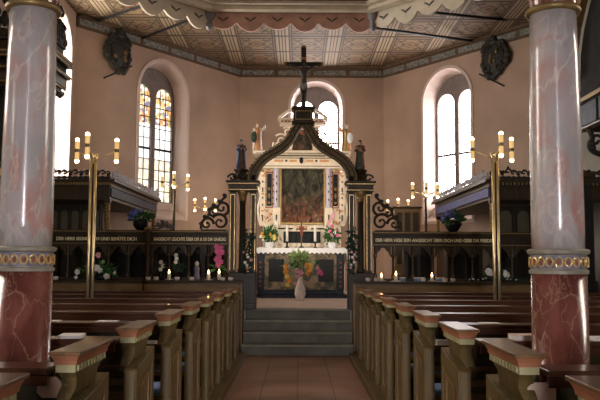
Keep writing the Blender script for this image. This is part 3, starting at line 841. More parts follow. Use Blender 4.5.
def spline(pts, m=6):
    pts = [Vector(p) for p in pts]; out = []
    P = [pts[0]] + pts + [pts[-1]]
    for i in range(1, len(P) - 2):
        for j in range(m):
            t = j / m; a, b, c, d = P[i - 1], P[i], P[i + 1], P[i + 2]
            out.append(.5 * ((2 * b) + (c - a) * t + (2 * a - 5 * b + 4 * c - d) * t * t + (3 * b - a - 3 * c + d) * t ** 3))
    out.append(pts[-1]); return out
lpx = [(252.5, 184), (253, 176), (256.5, 168), (262, 161), (269, 155.5), (277, 151), (284.5, 146), (290.5, 139), (295, 131), (300, 124)]
rpx = [(605 - x, y) for x, y in lpx]
for P in (lpx, rpx):
    pts = spline([W(x, y, YS) for x, y in P])
    n = len(pts); wd = [.165 - .03 * i / n for i in range(n)]
    rib = MB().sweep(pts, wd, .16).build('arch_rib', 'dark_wood', ar, bevel=.008)
    mb = MB(); crv = MB()
    for off in (-.42, .42):
        line = []
        for i, p in enumerate(pts):
            t = (pts[min(i + 1, n - 1)] - pts[max(i - 1, 0)]).normalized(); nr = Vector((-t.z, 0, t.x))
            line.append(p + nr * wd[i] * off + Vector((0, -.088, 0)))
        mb.tube(line, .0075, 5)
    mb.build('gilt_line', 'dull_gold', rib)
    for i in range(2, n - 2, 2):
        t = (pts[i + 1] - pts[i - 1]).normalized(); nr = Vector((-t.z, 0, t.x))
        if (nr.z < 0): nr = -nr
        crv.ball(pts[i] + nr * (wd[i] * .5), .038, 7, (1, 1.2, .8))
        crv.ball(pts[i] + Vector((0, -.085, 0)), .032, 7, (1, .5, 1))
    crv.build('leaf_carving', 'worn_gilt', rib)
# keystone box
zb0, zb1 = W(303, 124.5, YS).z, W(303, 108, YS).z
bx0, bx1 = W(293.5, 115, YS).x, W(313, 115, YS).x; bxc = (bx0 + bx1) / 2
kb = MB().bb(bx0, bx1, YS - .13, YS + .13, zb0, zb1).bb(bx0 - .03, bx1 + .03, YS - .16, YS + .16, zb1 - .05, zb1).bb(bx0 - .03, bx1 + .03, YS - .16, YS + .16, zb0, zb0 + .035).build('keystone_box', 'dark_wood', ar, bevel=.006)
fr = [(bx0 + .03, zb0 + .06), (bx1 - .03, zb0 + .06), (bx1 - .03, zb1 - .07), (bx0 + .03, zb1 - .07)]
fi = [(bx0 + .045, zb0 + .075), (bx1 - .045, zb0 + .075), (bx1 - .045, zb1 - .085), (bx0 + .045, zb1 - .085)]
MB().slab(fr, [fi], lambda u, v, w: Vector((u, YS - .131 - w, v)), .012).build('panel_frame', 'dull_gold', kb)
mb = MB()
mb.ball((bxc, YS - .135, (zb0 + zb1) / 2), .035, 8, (1, .4, 1.5))
for u in (-1, 1): mb.ball((bxc + u * .075, YS - .135, (zb0 + zb1) / 2), .025, 8, (1, .4, 1.8))
mb.build('emblem', 'dark_carve', kb)
# open scrollwork brackets
def scroll(label, pxs, s):
    t = thing('scroll_bracket', label, 'bracket', (0, 0, 0))
    def vol(cx, cy, r, a0, turns, flip, rad=.028, m=22):
        P = []
        for i in range(m):
            f = i / (m - 1); a = a0 + flip * turns * 2 * PI * f; rr = r * (1 - .82 * f)
            p = W(cx, cy, YS); P.append((p.x + rr * math.cos(a) * s, YS, p.z + rr * math.sin(a)))
        return P, [rad * (1 - .45 * i / m) for i in range(m)]
    mb = MB()
    for cx, cy, r, a0, tr, fl in pxs:
        P, R = vol(cx, cy, r, a0, tr, fl); mb.tube(P, R, 8)
        mb.ball(P[-1], R[-1] * 1.6, 8)
    mb.build('volute', 'dark_wood', t, smooth=True)
    return t, W
sl, _ = scroll('dark openwork scroll bracket with leaf tips, left of the altar arch', [(207, 224, .12, 0, 1.2, 1), (220, 222, .15, 2.6, 1.3, -1), (222, 208, .13, -1.3, 1.25, 1), (213, 213, .08, 1.5, 1.0, 1)], 1)
sr, _ = scroll('dark openwork scroll bracket with leaf tips, right of the altar arch', [(394, 224, .12, 0, 1.2, 1), (381, 222, .15, 2.6, 1.3, -1), (380, 208, .13, -1.3, 1.25, 1), (388, 213, .08, 1.5, 1.0, 1)], -1)
for t, q in ((sl, ((226.5, 196), (222, 200), (217, 207), (211, 208), (208, 216), (202, 222), (201, 229))), (sr, ((375, 196), (379, 200), (384, 207), (390, 208), (393, 216), (399, 222), (400, 229)))):
    P = spline([W(x, y, YS) for x, y in q], 4)
    MB().tube(P, .024, 8).build('outer_stem', 'dark_wood', t, smooth=True)
    mb = MB()
    for k, i in enumerate(range(2, len(P) - 2, 4)):
        mb.ball(P[i] + Vector((0, 0, .04)), .035, 7, (1.2, .7, 1))
    mb.build('leaf_tips', 'dark_carve', t)
    x0 = W(q[-1][0], 230, YS).x; x1 = W(q[0][0], 230, YS).x
    MB().bb(min(x0, x1), max(x0, x1), YS - .03, YS + .03, 2.031, 2.05).build('foot', 'dark_wood', t)

# ------------------------------------------------------------------ figures
def bake(o):
    dg = bpy.context.evaluated_depsgraph_get(); me = bpy.data.meshes.new_from_object(o.evaluated_get(dg))
    o.modifiers.clear(); o.data = me
    for p in me.polygons: p.use_smooth = True
    return o
def skin(name, verts, edges, radii, mat, parent, lev=2, loc=(0, 0, 0), root=0):
    me = bpy.data.meshes.new(name); me.from_pydata(verts, edges, [])
    o = bpy.data.objects.new(name, me); COL.objects.link(o)
    m = o.modifiers.new('s', 'SKIN'); m.use_smooth_shade = True
    for v, r in zip(me.skin_vertices[0].data, radii):
        v.radius = (r, r) if isinstance(r, (int, float)) else r; v.use_root = False
    me.skin_vertices[0].data[root].use_root = True
    sb = o.modifiers.new('d', 'SUBSURF'); sb.levels = lev; sb.render_levels = lev
    bake(o); o.data.materials.append(M[mat]); o.parent = parent; o.location = loc
    return o

def statue(label, loc, H, robe, cloak, s=1, pose='hands', hold=None, skinm='skin', rz=0.0, hairm='hair'):
    """standing robed figure H tall, facing -Y"""
    t = thing('statue', label, 'statue', loc, rz)
    u = H / 1.72
    def P(x, y, z): return (s * x * u, y * u, z * u)
    up, dn = (1.18, .30), (1.0, .22)
    V = [P(0, .01, .92), P(0, .0, 1.15), P(0, .01, 1.34), P(0, 0, 1.42), P(0, -.01, 1.49), P(0, -.02, 1.56), P(.01, -.02, 1.66)]
    Ed = [(0, 1), (1, 2), (2, 3), (3, 4), (4, 5), (5, 6)]
    R = [.14, .14, .15, .07, .055, .085, .065]
    if pose == 'hands':      # both hands before the chest
        arms = [[(.19, .01, 1.34), (.25, -.02, 1.12), (.14, -.17, 1.10), (.05, -.22, 1.17)], [(-.19, .01, 1.34), (-.25, -.02, 1.12), (-.13, -.17, 1.12), (-.04, -.22, 1.19)]]
    elif pose == 'book':
        arms = [[(.19, .01, 1.34), (.26, .0, 1.10), (.18, -.18, 1.04), (.10, -.24, 1.05)], [(-.19, .01, 1.34), (-.26, -.03, 1.12), (-.17, -.20, 1.16), (-.08, -.24, 1.24)]]
    else:                    # one arm raised
        arms = [[(.19, .01, 1.34), (.33, -.05, 1.30), (.40, -.12, 1.46), (.42, -.14, 1.56)], [(-.19, .01, 1.34), (-.28, .0, 1.10), (-.24, -.12, .96), (-.22, -.18, .90)]]
    for a in arms:
        prev = 2
        for p, r in zip(a, (.065, .05, .042, .032)):
            V.append(P(*p)); R.append(r); Ed.append((prev, len(V) - 1)); prev = len(V) - 1
        e = V[-1]
        for k in range(4):
            V.append((e[0] + (k - 1.5) * .016 * u, e[1] - .045 * u, e[2] + (.045 - .006 * abs(k - 1.5)) * u)); R.append(.011); Ed.append((prev, len(V) - 1))
    skin('body', V, Ed, [r * u for r in R], skinm, t)
    # face
    mb = MB(); mb.ball(P(0, -.115, 1.585), .018 * u, 6, (.8, 1.2, 1.5))
    mb.build('nose', skinm, t, smooth=True)
    mb = MB()
    for q in (-1, 1): mb.ball(P(q * .032, -.098, 1.612), .012 * u, 6)
    mb.bb(-.022 * u, .022 * u, -.105 * u, -.095 * u, 1.543 * u, 1.552 * u)
    mb.build('face_detail', 'hair', t)
    mb = MB()
    mb.lathe([(.24 * u, 0), (.235 * u, .1 * u), (.20 * u, .45 * u), (.17 * u, .80 * u), (.15 * u, .98 * u), (.175 * u, 1.15 * u), (.19 * u, 1.28 * u), (.14 * u, 1.38 * u), (.075 * u, 1.425 * u)], (0, 0, 0), 36, fold=.055, k=9, sx=1.0, sy=.78)
    mb.build('robe', robe, t, smooth=True)
    for a in arms:
        MB().tube([P(*q) for q in ((a[0][0] * .8, .01, 1.33), a[0], a[1], a[2])], [.10 * u, .10 * u, .085 * u, .075 * u], 10).build('sleeve', cloak, t, smooth=True)
    # cloak draped behind and across
    mb = MB(); rings = []
    for z, r in ((.06, .285), (.5, .25), (.9, .215), (1.2, .232), (1.33, .20), (1.42, .10)):
        ring = []
        for i in range(20):
            a = -.35 * PI + (1.55 * PI) * i / 19
            rr = r * (1 + .05 * math.cos(i * 1.9 + z * 2)) + .01
            ring.append((rr * math.cos(a) * u, rr * math.sin(a) * .85 * u, z * u))
        rings.append(ring)
    vv = [[mb.bm.verts.new(p) for p in r] for r in rings]; wi = [[mb.bm.verts.new((p[0] * .93, p[1] * .93, p[2])) for p in r] for r in rings]
    for A_, flip in ((vv, 0), (wi, 1)):
        for a, b in zip(A_, A_[1:]):
            for i in range(19): mb.bm.faces.new((a[i], a[i + 1], b[i + 1], b[i]))
    for i in range(19):
        mb.bm.faces.new((vv[0][i], vv[0][i + 1], wi[0][i + 1], wi[0][i])); mb.bm.faces.new((vv[-1][i], vv[-1][i + 1], wi[-1][i + 1], wi[-1][i]))
    for k in range(5):
        for i in (0, 19): mb.bm.faces.new((vv[k][i], vv[k + 1][i], wi[k + 1][i], wi[k][i]))
    mb.build('cloak', cloak, t, smooth=True)
    h = MB()
    h.ball(P(0, .02, 1.63), .098 * u, 12, (1, 1, 1.0)); h.ball(P(0, .055, 1.53), .09 * u, 10, (1.0, .7, 1.4))
    h.build('hair' if hold != 'veil' else 'veil', hairm if hold != 'veil' else cloak, t, smooth=True)
    if hold == 'book':
        MB().box(P(.05, -.27, 1.12), (.16 * u, .05 * u, .20 * u), Euler((.4, 0, .2)).to_matrix()).build('book', 'dull_gold', t)
    if hold == 'shield':
        MB().ball(P(-.27, -.20, .82), .27 * u, 14, (.72, .22, 1.25)).build('shield', 'robe_green' if s > 0 else 'white_pot', t, smooth=True)
    if hold == 'staff':
        MB().rod(P(.43, -.15, .02), P(.43, -.15, 1.95), .018 * u).build('staff', 'gold', t)
    return t
statue('dark blue robed and veiled statue on the pedestal left of the altar arch', (sxl, YS, zst), .52, 'robe_brown', 'robe_blue', 1, 'hands', 'veil', rz=.5)
statue('bearded green robed statue holding a book, on the pedestal right of the altar arch', (sxr, YS, zst2), .52, 'robe_green', 'robe_red', 1, 'book', 'book', rz=-.3)

# crucifix over the arch
cz = zb1
cr = thing('crucifix', 'tall dark wooden crucifix with carved figure, standing on top of the altar arch', 'crucifix', (W(303.5, 100, YS).x, YS, cz))
ht = W(303, 47.5, YS).z - cz; ha = W(303, 64, YS).z - cz
MB().bb(-.044, .044, 0, .07, 0, ht).build('upright', 'cross', cr, bevel=.005)
MB().bb(-.30, .30, -.005, .075, ha - .036, ha + .036).build('crossbar', 'cross', cr, bevel=.005)
for x, z in ((-.30, ha), (.30, ha), (0, ht)):
    MB().ball((x, .035, z), .052, 10, (1, .6, 1)).build('finial', 'dull_gold', cr)
k = .50   # figure scale
a0 = ha - .02
V = [(0, -.045, a0 - .36), (0.012, -.055, a0 - .24), (0.0, -.05, a0 - .115), (0, -.05, a0 - .06), (.012, -.065, a0 - .015), (.022, -.075, a0 + .035),
     (-.075, -.045, a0 - .075), (-.165, -.035, a0 - .03), (-.255, -.025, a0 + .005), (-.285, -.028, a0 + .012),
     (.075, -.045, a0 - .075), (.165, -.035, a0 - .03), (.255, -.025, a0 + .005), (.285, -.028, a0 + .012),
     (-.035, -.055, a0 - .42), (-.022, -.10, a0 - .55), (-.008, -.055, a0 - .72), (-.004, -.085, a0 - .77),
     (.035, -.055, a0 - .42), (.03, -.105, a0 - .55), (.010, -.065, a0 - .72), (.006, -.095, a0 - .77)]
Ed = [(0, 1), (1, 2), (2, 3), (3, 4), (4, 5), (2, 6), (6, 7), (7, 8), (8, 9), (2, 10), (10, 11), (11, 12), (12, 13), (0, 14), (14, 15), (15, 16), (16, 17), (0, 18), (18, 19), (19, 20), (20, 21)]
R = [.047, .042, .055, .025, .035, .027, .028, .021, .015, .012, .028, .021, .015, .012, .036, .027, .018, .013, .036, .027, .018, .013]
skin('figure', V, Ed, R, 'corpus', cr)
MB().lathe([(.055, a0 - .46), (.066, a0 - .42), (.062, a0 - .36), (.055, a0 - .33)], (0, -.05, 0), 20, fold=.08, k=7, sy=.85).build('loincloth', 'grey_carve', cr, smooth=True)
MB().ball((.02, -.062, a0 + .022), .036, 10, (1, 1, 1.15)).build('hair', 'hair', cr, smooth=True)
MB().bb(-.04, .04, -.012, -.004, ha + .08, ha + .12).build('title_plate', 'dull_gold', cr)

# ------------------------------------------------------------------ altar, retable
YR = 17.75
def px_x(x, Y): return W(x, 220, Y).x
def px_z(y, Y): return W(301, y, Y).z
YA = 16.9
al = thing('altar', 'stone altar with painted front panel and dark marble corner posts', 'altar', (0, 0, 0))
ax0, ax1 = px_x(256.5, YA), px_x(345, YA); zt = px_z(248.5, YA); zf = .70
MB().bb(ax0 - .06, ax1 + .06, YA - .10, YA + .85, zf, zf + .07).build('plinth', 'altar_blue', al, bevel=.01)
MB().bb(ax0 + .04, ax1 - .04, YA + .03, YA + .75, zf + .07, zt - .05).build('body', 'altar_blue', al)
fp = MB().bb(ax0 + .19, ax1 - .19, YA - .01, YA + .03, zf + .18, zt - .06).build('front_panel', 'antependium', al)
for a, b in ((.28, .62), (1.40, 1.74)):
    MB().bb(ax0 + a, ax0 + b, YA - .022, YA - .01, zf + .36, zt - .24).build('dark_field', 'retable_black', fp, bevel=.02)
MB().bb(ax0 + .03, ax1 - .03, YA - .03, YA + .03, zf + .07, zf + .17).build('base_course', 'altar_blue', al, bevel=.01)
for a, b in ((ax0 + .02, ax0 + .18), (ax1 - .18, ax1 - .02)):
    q = MB().bb(a, b, YA - .04, YA + .10, zf + .17, zt - .05).build('corner_post', 'altar_blue', al, bevel=.008)
    mb = MB()
    for z in range(6): mb.ball(((a + b) / 2, YA - .042, zf + .26 + z * .105), .02, 7, (1, .4, 1))
    mb.build('boss', 'retable_red', q)
MB().bb(ax0 - .03, ax1 + .03, YA - .06, YA + .85, zt - .05, zt).build('mensa', 'stone_edge', al, bevel=.008)
# lace cloth
pts = [(ax0 - .045, .012), (ax1 + .045, .012)]
n = 40
for k in range(n, -1, -1):
    x = ax0 - .045 + (ax1 - ax0 + .09) * k / n
    pts.append((x, -.085 if k % 2 else -.125))
mb = MB().slab(pts, (), lambda u, v, w: Vector((u, YA - .066 - w, zt + v)), .006)
mb.bb(ax0 - .045, ax1 + .045, YA - .07, YA + .5, zt + .001, zt + .012)
for x in (ax0 - .045, ax1 + .039): mb.bb(x, x + .006, YA - .07, YA + .5, zt - .28, zt + .012)
tag(mb.build('altar_cloth', 'cloth'), 'white lace-edged cloth spread over the altar top', 'cloth')

# retable
rt = thing('altar_retable', 'tall cream and gilt altarpiece with red inlays rising behind the altar', 'altarpiece', (0, 0, 0))
X = lambda p: px_x(p, YR)
Z = lambda p: px_z(p, YR)
z_al = zf
MB().bb(X(259), X(345), YR + .02, YR + .40, z_al, Z(247)).build('plinth', 'retable', rt)
pd = MB().bb(X(263), X(341), YR - .02, YR + .36, Z(247), Z(226)).build('predella', 'retable', rt, bevel=.01)
MB().bb(X(283.5), X(320.5), YR - .036, YR - .0205, Z(243), Z(231.5)).build('predella_panel', 'retable_black', pd)
mb = MB()
for a, b in ((277, 293), (311, 326)): mb.bb(X(a), X(b), YR - .036, YR - .0205, Z(229.4), Z(228))
for a in (268.5, 273, 329, 334): mb.bb(X(a), X(a + 1.6), YR - .036, YR - .0205, Z(240), Z(231))
mb.build('inlay_pattern', 'retable_black', pd)
mb = MB()
for a in (266, 277.5, 326, 337.5): mb.bb(X(a), X(a + 3), YR - .036, YR - .0205, Z(245), Z(244))
for a in (265, 276.5, 280, 325, 337, 340): mb.ball((X(a), YR - .03, Z(238)), .022, 7, (1, .5, 1.6))
mb.bb(X(297.5), X(306.5), YR - .05, YR - .0205, Z(229), Z(226.3))
mb.build('ornament_pattern', 'orange_orn', pd)
# tapered central bracket beneath the painting
MB().slab([(X(298.5), Z(226)), (X(304.5), Z(226)), (X(302.4), Z(237)), (X(301), Z(237))], (), lambda u, v, w: Vector((u, YR - .06 + w, v)), .035).build('bracket', 'retable_red', pd)
bd = MB().bb(X(264), X(340), YR + .06, YR + .32, Z(226), Z(157)).build('body_panel', 'retable', rt)
# painting with gilt frame
px0, px1, pz0, pz1 = X(281.5), X(323.5), Z(222.5), Z(168.5); pc = Vector(((px0 + px1) / 2, YR + .03, (pz0 + pz1) / 2))
mb = MB().box((0, 0, 0), (px1 - px0, .04, pz1 - pz0))
pa = mb.build('painting', 'picture', rt, pc)
fr = [(px0 - .055, pz0 - .045), (px1 + .055, pz0 - .045), (px1 + .055, pz1 + .04), (px0 - .055, pz1 + .04)]
fi = [(px0, pz0), (px1, pz0), (px1, pz1), (px0, pz1)]
MB().slab(fr, [fi], lambda u, v, w: Vector((u, YR + .06 - w, v)) - pc, .085).build('frame', 'dull_gold', pa, bevel=.008)
# columns and niches either side
for s, (cc, ni, ou) in ((-1, (276.5, 269, 262.5)), (1, (328.5, 335.5, 342))):
    cxx = X(cc)
    MB().bb(cxx - .09, cxx + .09, YR - .11, YR + .06, Z(226), Z(208)).build('column_pedestal', 'retable', rt, bevel=.006)
    co_ = MB().lathe([(.075, Z(208)), (.078, Z(206.5)), (.06, Z(205)), (.062, Z(195)), (.055, Z(175)), (.062, Z(174)), (.075, Z(170)), (.085, Z(169))], (cxx, YR - .035, 0), 16).build('side_column', 'retable_lilac', rt, smooth=True)
    mb = MB()
    for yy in (200, 192, 184, 177): mb.ball((cxx, YR - .093, Z(yy)), .018, 6, (1.0, .6, 1.8))
    mb.build('dark_inlay', 'retable_black', co_)
    nx = X(ni)
    nb = MB().bb(nx - .055, nx + .055, YR + .0, YR + .06, Z(206), Z(174)).build('niche', 'retable_black', rt, bevel=.01)
    mb = MB().ball((nx, YR - .01, Z(189)), .035, 8, (1, .7, 1.2)).ball((nx, YR - .005, Z(196)), .028, 8, (1, .7, 2.4)).ball((nx, YR - .005, Z(203)), .035, 8, (1, .6, 1))
    mb.build('niche_ornament', 'dull_gold', nb)
    # pilaster outside with inlays
    ox = X(ou)
    pi_ = MB().bb(ox - .06, ox + .06, YR - .02, YR + .30, Z(226), Z(172)).build('outer_pilaster', 'retable', rt, bevel=.006)
    mb = MB()
    for yy, hh in ((218, 3), (205, 1), (198, 1), (190, 2.2), (182, 1)): mb.bb(ox - .014, ox + .014, YR - .034, YR - .0205, Z(yy + hh), Z(yy - hh))
    for yy, hh in ((218, 3), ): mb.bb(X(cc) - .014, X(cc) + .014, YR - .124, YR - .1105, Z(yy + hh), Z(yy - hh))
    mb.build('inlay_pattern', 'retable_black', pi_)
    mb = MB()
    for yy in (211, 194, 176): mb.ball((ox, YR - .03, Z(yy)), .03, 7, (1.2, .5, .8))
    for q in range(14): mb.ball((random.uniform(X(ni) - .12, X(ni) + .12), YR - .01, Z(random.uniform(209, 224))), random.uniform(.018, .034), 6, (1, .8, 1))
    mb.build('ornament_pattern', 'orange_orn', pi_)
    mb = MB()
    for q, w_ in ((ni, .075), (cc, .105)):
        for e_ in (-1, 1):
            mb.bb(X(q) + e_ * w_ - .006, X(q) + e_ * w_ + .006, YR + .040, YR + .0595, Z(207), Z(171))
    for yy in (172.5, 207.5): mb.bb(X(ni) - .09, X(ni) + .09, YR + .040, YR + .0595, Z(yy + .5), Z(yy - .5))
    for q in range(10): mb.ball((X(ni) + (q % 2 - .5) * .19, YR + .05, Z(176 + q * 3.1)), .02, 6, (1, .5, 1.2))
    for q in range(8): mb.ball((random.uniform(X(ou) - .05, X(ni) + .1), YR - .02, Z(random.uniform(210, 224))), random.uniform(.014, .022), 6)
    mb.build('dark_line_pattern', 'retable_red', rt)
    # bulging side scroll
    e = -s
    P = spline([(X(ou - e * 1), YR + .1, Z(173)), (X(ou - e * 3.6 * -1 * -1), YR + .1, Z(180)), (X(ou - e * 5), YR + .1, Z(187)), (X(ou - e * 2.2), YR + .1, Z(194)), (X(ou - e * 3), YR + .1, Z(201)), (X(ou - e * 5.2), YR + .1, Z(209)), (X(ou - e * 3.5), YR + .1, Z(219)), (X(ou - e * 2), YR + .1, Z(225))], 4)
    P = [Vector((2 * ox - p.x, p.y, p.z)) if (p.x - ox) * s < 0 else p for p in P]
    MB().tube(P, .035, 8).build('side_scroll', 'retable', rt, smooth=True)
    # arch-shaped spandrel shoulders
    mb = MB()
    for q in range(7):
        a = PI / 2 * q / 6
        mb.ball((X(ni) + s * .12 * math.sin(a), YR - .0, Z(172.5) + .10 * math.cos(a) - .05), .03, 7)
    mb.build('shoulder_bead', 'orange_orn', rt)
# entablature
en = MB().bb(X(264), X(340.5), YR - .10, YR + .34, Z(168), Z(158)).bb(X(261), X(343.5), YR - .15, YR + .36, Z(169), Z(167.2)).bb(X(266), X(338), YR - .14, YR + .36, Z(158), Z(156)).build('entablature', 'retable', rt, bevel=.008)
mb = MB()
for a, b in ((274, 283), (289, 296.5), (306, 313), (319.5, 328.5)): mb.bb(X(a), X(b), YR - .115, YR - .1005, Z(162.5), Z(160.3))
mb.build('inlay_pattern', 'orange_orn', en)
mb = MB().bb(X(264.5), X(340), YR - .106, YR - .1005, Z(167), Z(166.3)).bb(X(264.5), X(340), YR - .106, YR - .1005, Z(159), Z(158.4)).bb(X(256), X(347), YR - .186, YR - .1805, Z(154.6), Z(153.9))
for a in (286, 316): mb.ball((X(a), YR - .11, Z(161.4)), .028, 8, (1, .5, 1))
mb.ball((X(301), YR - .12, Z(161)), .055, 10, (.9, .6, 1.5)); mb.bb(X(278), X(325), YR - .145, YR - .1405, Z(157.2), Z(156.1))
mb.build('medallion', 'retable_black', en)
MB().bb(X(252.5), X(350.5), YR - .18, YR + .38, Z(155.2), Z(151.6)).bb(X(262), X(341), YR - .12, YR + .36, Z(156), Z(155.2)).build('upper_cornice', 'retable', rt, bevel=.01)
# upper storey with small painting
up_ = MB().slab([(X(286), Z(151.6)), (X(319), Z(151.6)), (X(316), Z(127)), (X(310), Z(124)), (X(295), Z(124)), (X(289), Z(127))], (), lambda u, v, w: Vector((u, YR + w, v)), .24).build('upper_storey', 'retable', rt, bevel=.01)
uc = Vector((X(302), YR - .02, Z(140)))
up2 = MB().slab([(X(291.5) - uc.x, Z(150) - uc.z), (X(312.5) - uc.x, Z(150) - uc.z), (X(309) - uc.x, Z(130) - uc.z), (X(295) - uc.x, Z(130) - uc.z)], (), lambda u, v, w: Vector((u, w, v)), .03).build('upper_painting', 'picture_small', rt, uc)
MB().bb(X(279), X(326), YR - .06, YR + .28, Z(124.5), Z(123)).bb(X(282), X(323), YR - .02, YR + .26, Z(123), Z(120)).bb(X(277), X(328), YR - .08, YR + .3, Z(120), Z(118.7)).build('upper_entablature', 'retable', rt, bevel=.008)
mb = MB()
for a in (281.5, 285, 289, 316, 320, 323): mb.ball((X(a), YR - .05, Z(121.6)), .028, 7, (1.2, .8, .8))
mb.ball((X(302), YR - .03, Z(133)), .06, 8, (1, .5, .8))
mb.build('ornament_pattern', 'retable_red', up_)
for s in (-1, 1):
    # broken pediment slopes and open scrolls
    a, b = (278, 297) if s < 0 else (327, 308)
    MB().sweep([(X(a), YR + .05, Z(118)), (X((a + b) / 2), YR + .05, Z(111)), (X(b), YR + .05, Z(107))], .06, .16).build('pediment_slope', 'retable', rt)
    c0 = 281 if s < 0 else 323
    for cx_, cy_, r, fl in ((c0, 140, .17, 1), (c0 - s * -3 * -1 + s * 7, 145, .12, -1), (c0 - s * 6, 131, .12, 1)):
        P = []
        for i in range(24):
            f = i / 23; a_ = .6 + fl * 1.4 * 2 * PI * f; rr = r * (1 - .8 * f)
            P.append((X(cx_) + rr * math.cos(a_) * s, YR + .06, Z(cy_) + rr * math.sin(a_)))
        sc_ = MB().tube(P, .022, 6).build('open_scroll', 'retable', rt, smooth=True)
        MB().ball(P[-1], .04, 8, (1, .7, 1)).build('rosette', 'retable_red', sc_)
MB().bb(X(297), X(308), YR + .0, YR + .2, Z(118.7), Z(112)).bb(X(295), X(310), YR - .03, YR + .23, Z(112), Z(110)).build('crown_block', 'retable', rt, bevel=.01)
zc = Z(151.6) + .004
statue('pale gilt statue holding a dark oval shield, on the altarpiece cornice left of the arch', (X(256.5), YR + .05, zc), .70, 'orange_orn', 'ceramic', 1, 'raise', 'shield', rz=.3, skinm='ceramic', hairm='orange_orn')
statue('pale gilt statue holding a white oval shield, on the altarpiece cornice right of the arch', (X(346.5), YR + .05, zc), .68, 'dull_gold', 'orange_orn', -1, 'raise', 'shield', rz=-.3, skinm='ceramic', hairm='orange_orn')

# altar candles and small standing cross
def altar_candle(px, label):
    Y = YA + .35; x = px_x(px, Y)
    t = thing('altar_candle', label, 'candle', (x, Y, zt + .012), 0, 'tall candles on the altar')
    MB().lathe([(.06, 0), (.06, .015), (.02, .03), (.018, .12), (.04, .14), (.045, .155)], n=14).build('candlestick', 'iron', t, smooth=True)
    MB().lathe([(.03, .155), (.03, .52), (.012, .53)], n=12).build('candle_stick', 'wax', t, smooth=True)
altar_candle(287.2, 'tall white candle in dark holder on the left half of the altar')
altar_candle(315.2, 'tall white candle in dark holder on the right half of the altar')
for px, side in ((277.3, 'left'), (325.3, 'right')):
    Y = YA + .45; x = px_x(px, Y)
    t = thing('altar_candle', 'taller slim cream candle on a pale stand beside the %s flower pot on the altar' % side, 'candle', (x, Y, zt + .012), 0, 'slim candles by the altar flowers')
    MB().lathe([(.04, 0), (.04, .015), (.015, .03), (.015, .25), (.03, .27)], n=12).build('candlestick', 'ceramic', t, smooth=True)
    MB().lathe([(.016, .27), (.016, .66), (.005, .67)], n=10).build('candle_stick', 'wax', t, smooth=True)
Y = YA + .3; x = px_x(301.5, Y)
ct = thing('altar_cross', 'small dark standing cross at the middle of the altar', 'cross', (x, Y, zt + .012))
MB().lathe([(.07, 0), (.07, .02), (.02, .05)], n=12).build('foot', 'iron', ct)
MB().bb(-.016, .016, -.012, .012, .05, .62).bb(-.12, .12, -.012, .012, .42, .455).build('cross_bars', 'robe_brown', ct, bevel=.003)

# ------------------------------------------------------------------ plants and flowers
def flower(mb, c, r, n=5, facing=None):
    c = Vector(c); f = (facing or Vector((random.uniform(-.5, .5), -1, random.uniform(-.2, .6)))).normalized()
    x = f.cross(Vector((0.1, 0.2, 1))).normalized(); y = f.cross(x)
    for i in range(n):
        a = 2 * PI * i / n + random.random() * .3; d = x * math.cos(a) + y * math.sin(a)
        mb.ball(c + d * r * .55, r * .5, 6, (1, .45, 1) if abs(f.y) > .6 else (1, 1, .5))
    mb.ball(c + f * r * .2, r * .22, 6)
def foliage(mb, c, n, rad, L, w, up=.3):
    c = Vector(c)
    for i in range(n):
        d = Vector((random.gauss(0, 1), random.gauss(0, 1), random.gauss(0, .8) + up)).normalized()
        mb.leaf(c + Vector((d.x * rad[0], d.y * rad[1], d.z * rad[2])) * random.uniform(.2, .9), d, L * random.uniform(.6, 1.2), w)
# hydrangeas on the parapet rail
def hydrangea(px, label, s):
    p = W(px, 225, YS)
    t = thing('hydrangea_pot', label, 'potted plant', (p.x, YS, 2.031), 0, 'blue hydrangeas on the parapets')
    MB().lathe([(.055, 0), (.09, .02), (.125, .08), (.132, .13), (.12, .175), (.128, .185), (.112, .185), (.10, .15), (.02, .14)], n=24).build('pot', 'pot', t, smooth=True)
    mb = MB(); foliage(mb, (0, 0, .22), 90, (.15, .13, .09), .13, .035, .1); mb.build('foliage', 'leaf', t)
    for k, (x, z) in enumerate(((-.10 , .29), (-.02, .31), (-.15, .24), (.05, .29) if s > 0 else (-.07, .26))):
        mb = MB()
        for i in range(26):
            d = Vector((random.gauss(0, 1), random.gauss(0, 1), random.gauss(0, 1))).normalized() * .055
            mb.ball(Vector((x, -.05, z)) + d, .019, 5)
        mb.build('flower_head', 'blue_flower', t)
hydrangea(140.5, 'blue hydrangea in black pot on the left parapet, under the stall canopy corner', -1)
hydrangea(453, 'blue hydrangea in black pot on the right parapet, under the clear window', 1)
p = W(164, 226, YS)
t = thing('dried_bouquet', 'grey dried flower arrangement lying on the left parapet beside the hydrangea pot', 'flowers', (p.x, YS, 2.031))
mb = MB(); foliage(mb, (0, 0, .05), 90, (.15, .06, .08), .10, .02, .4)
for v in mb.bm.verts: v.co.z = max(v.co.z, .002)
mb.build('foliage', 'dried', t)
for k in range(9):
    mb = MB(); flower(mb, (random.uniform(-.13, .13), -.05, random.uniform(.06, .14)), .03); mb.build('blossom', 'dried', t)
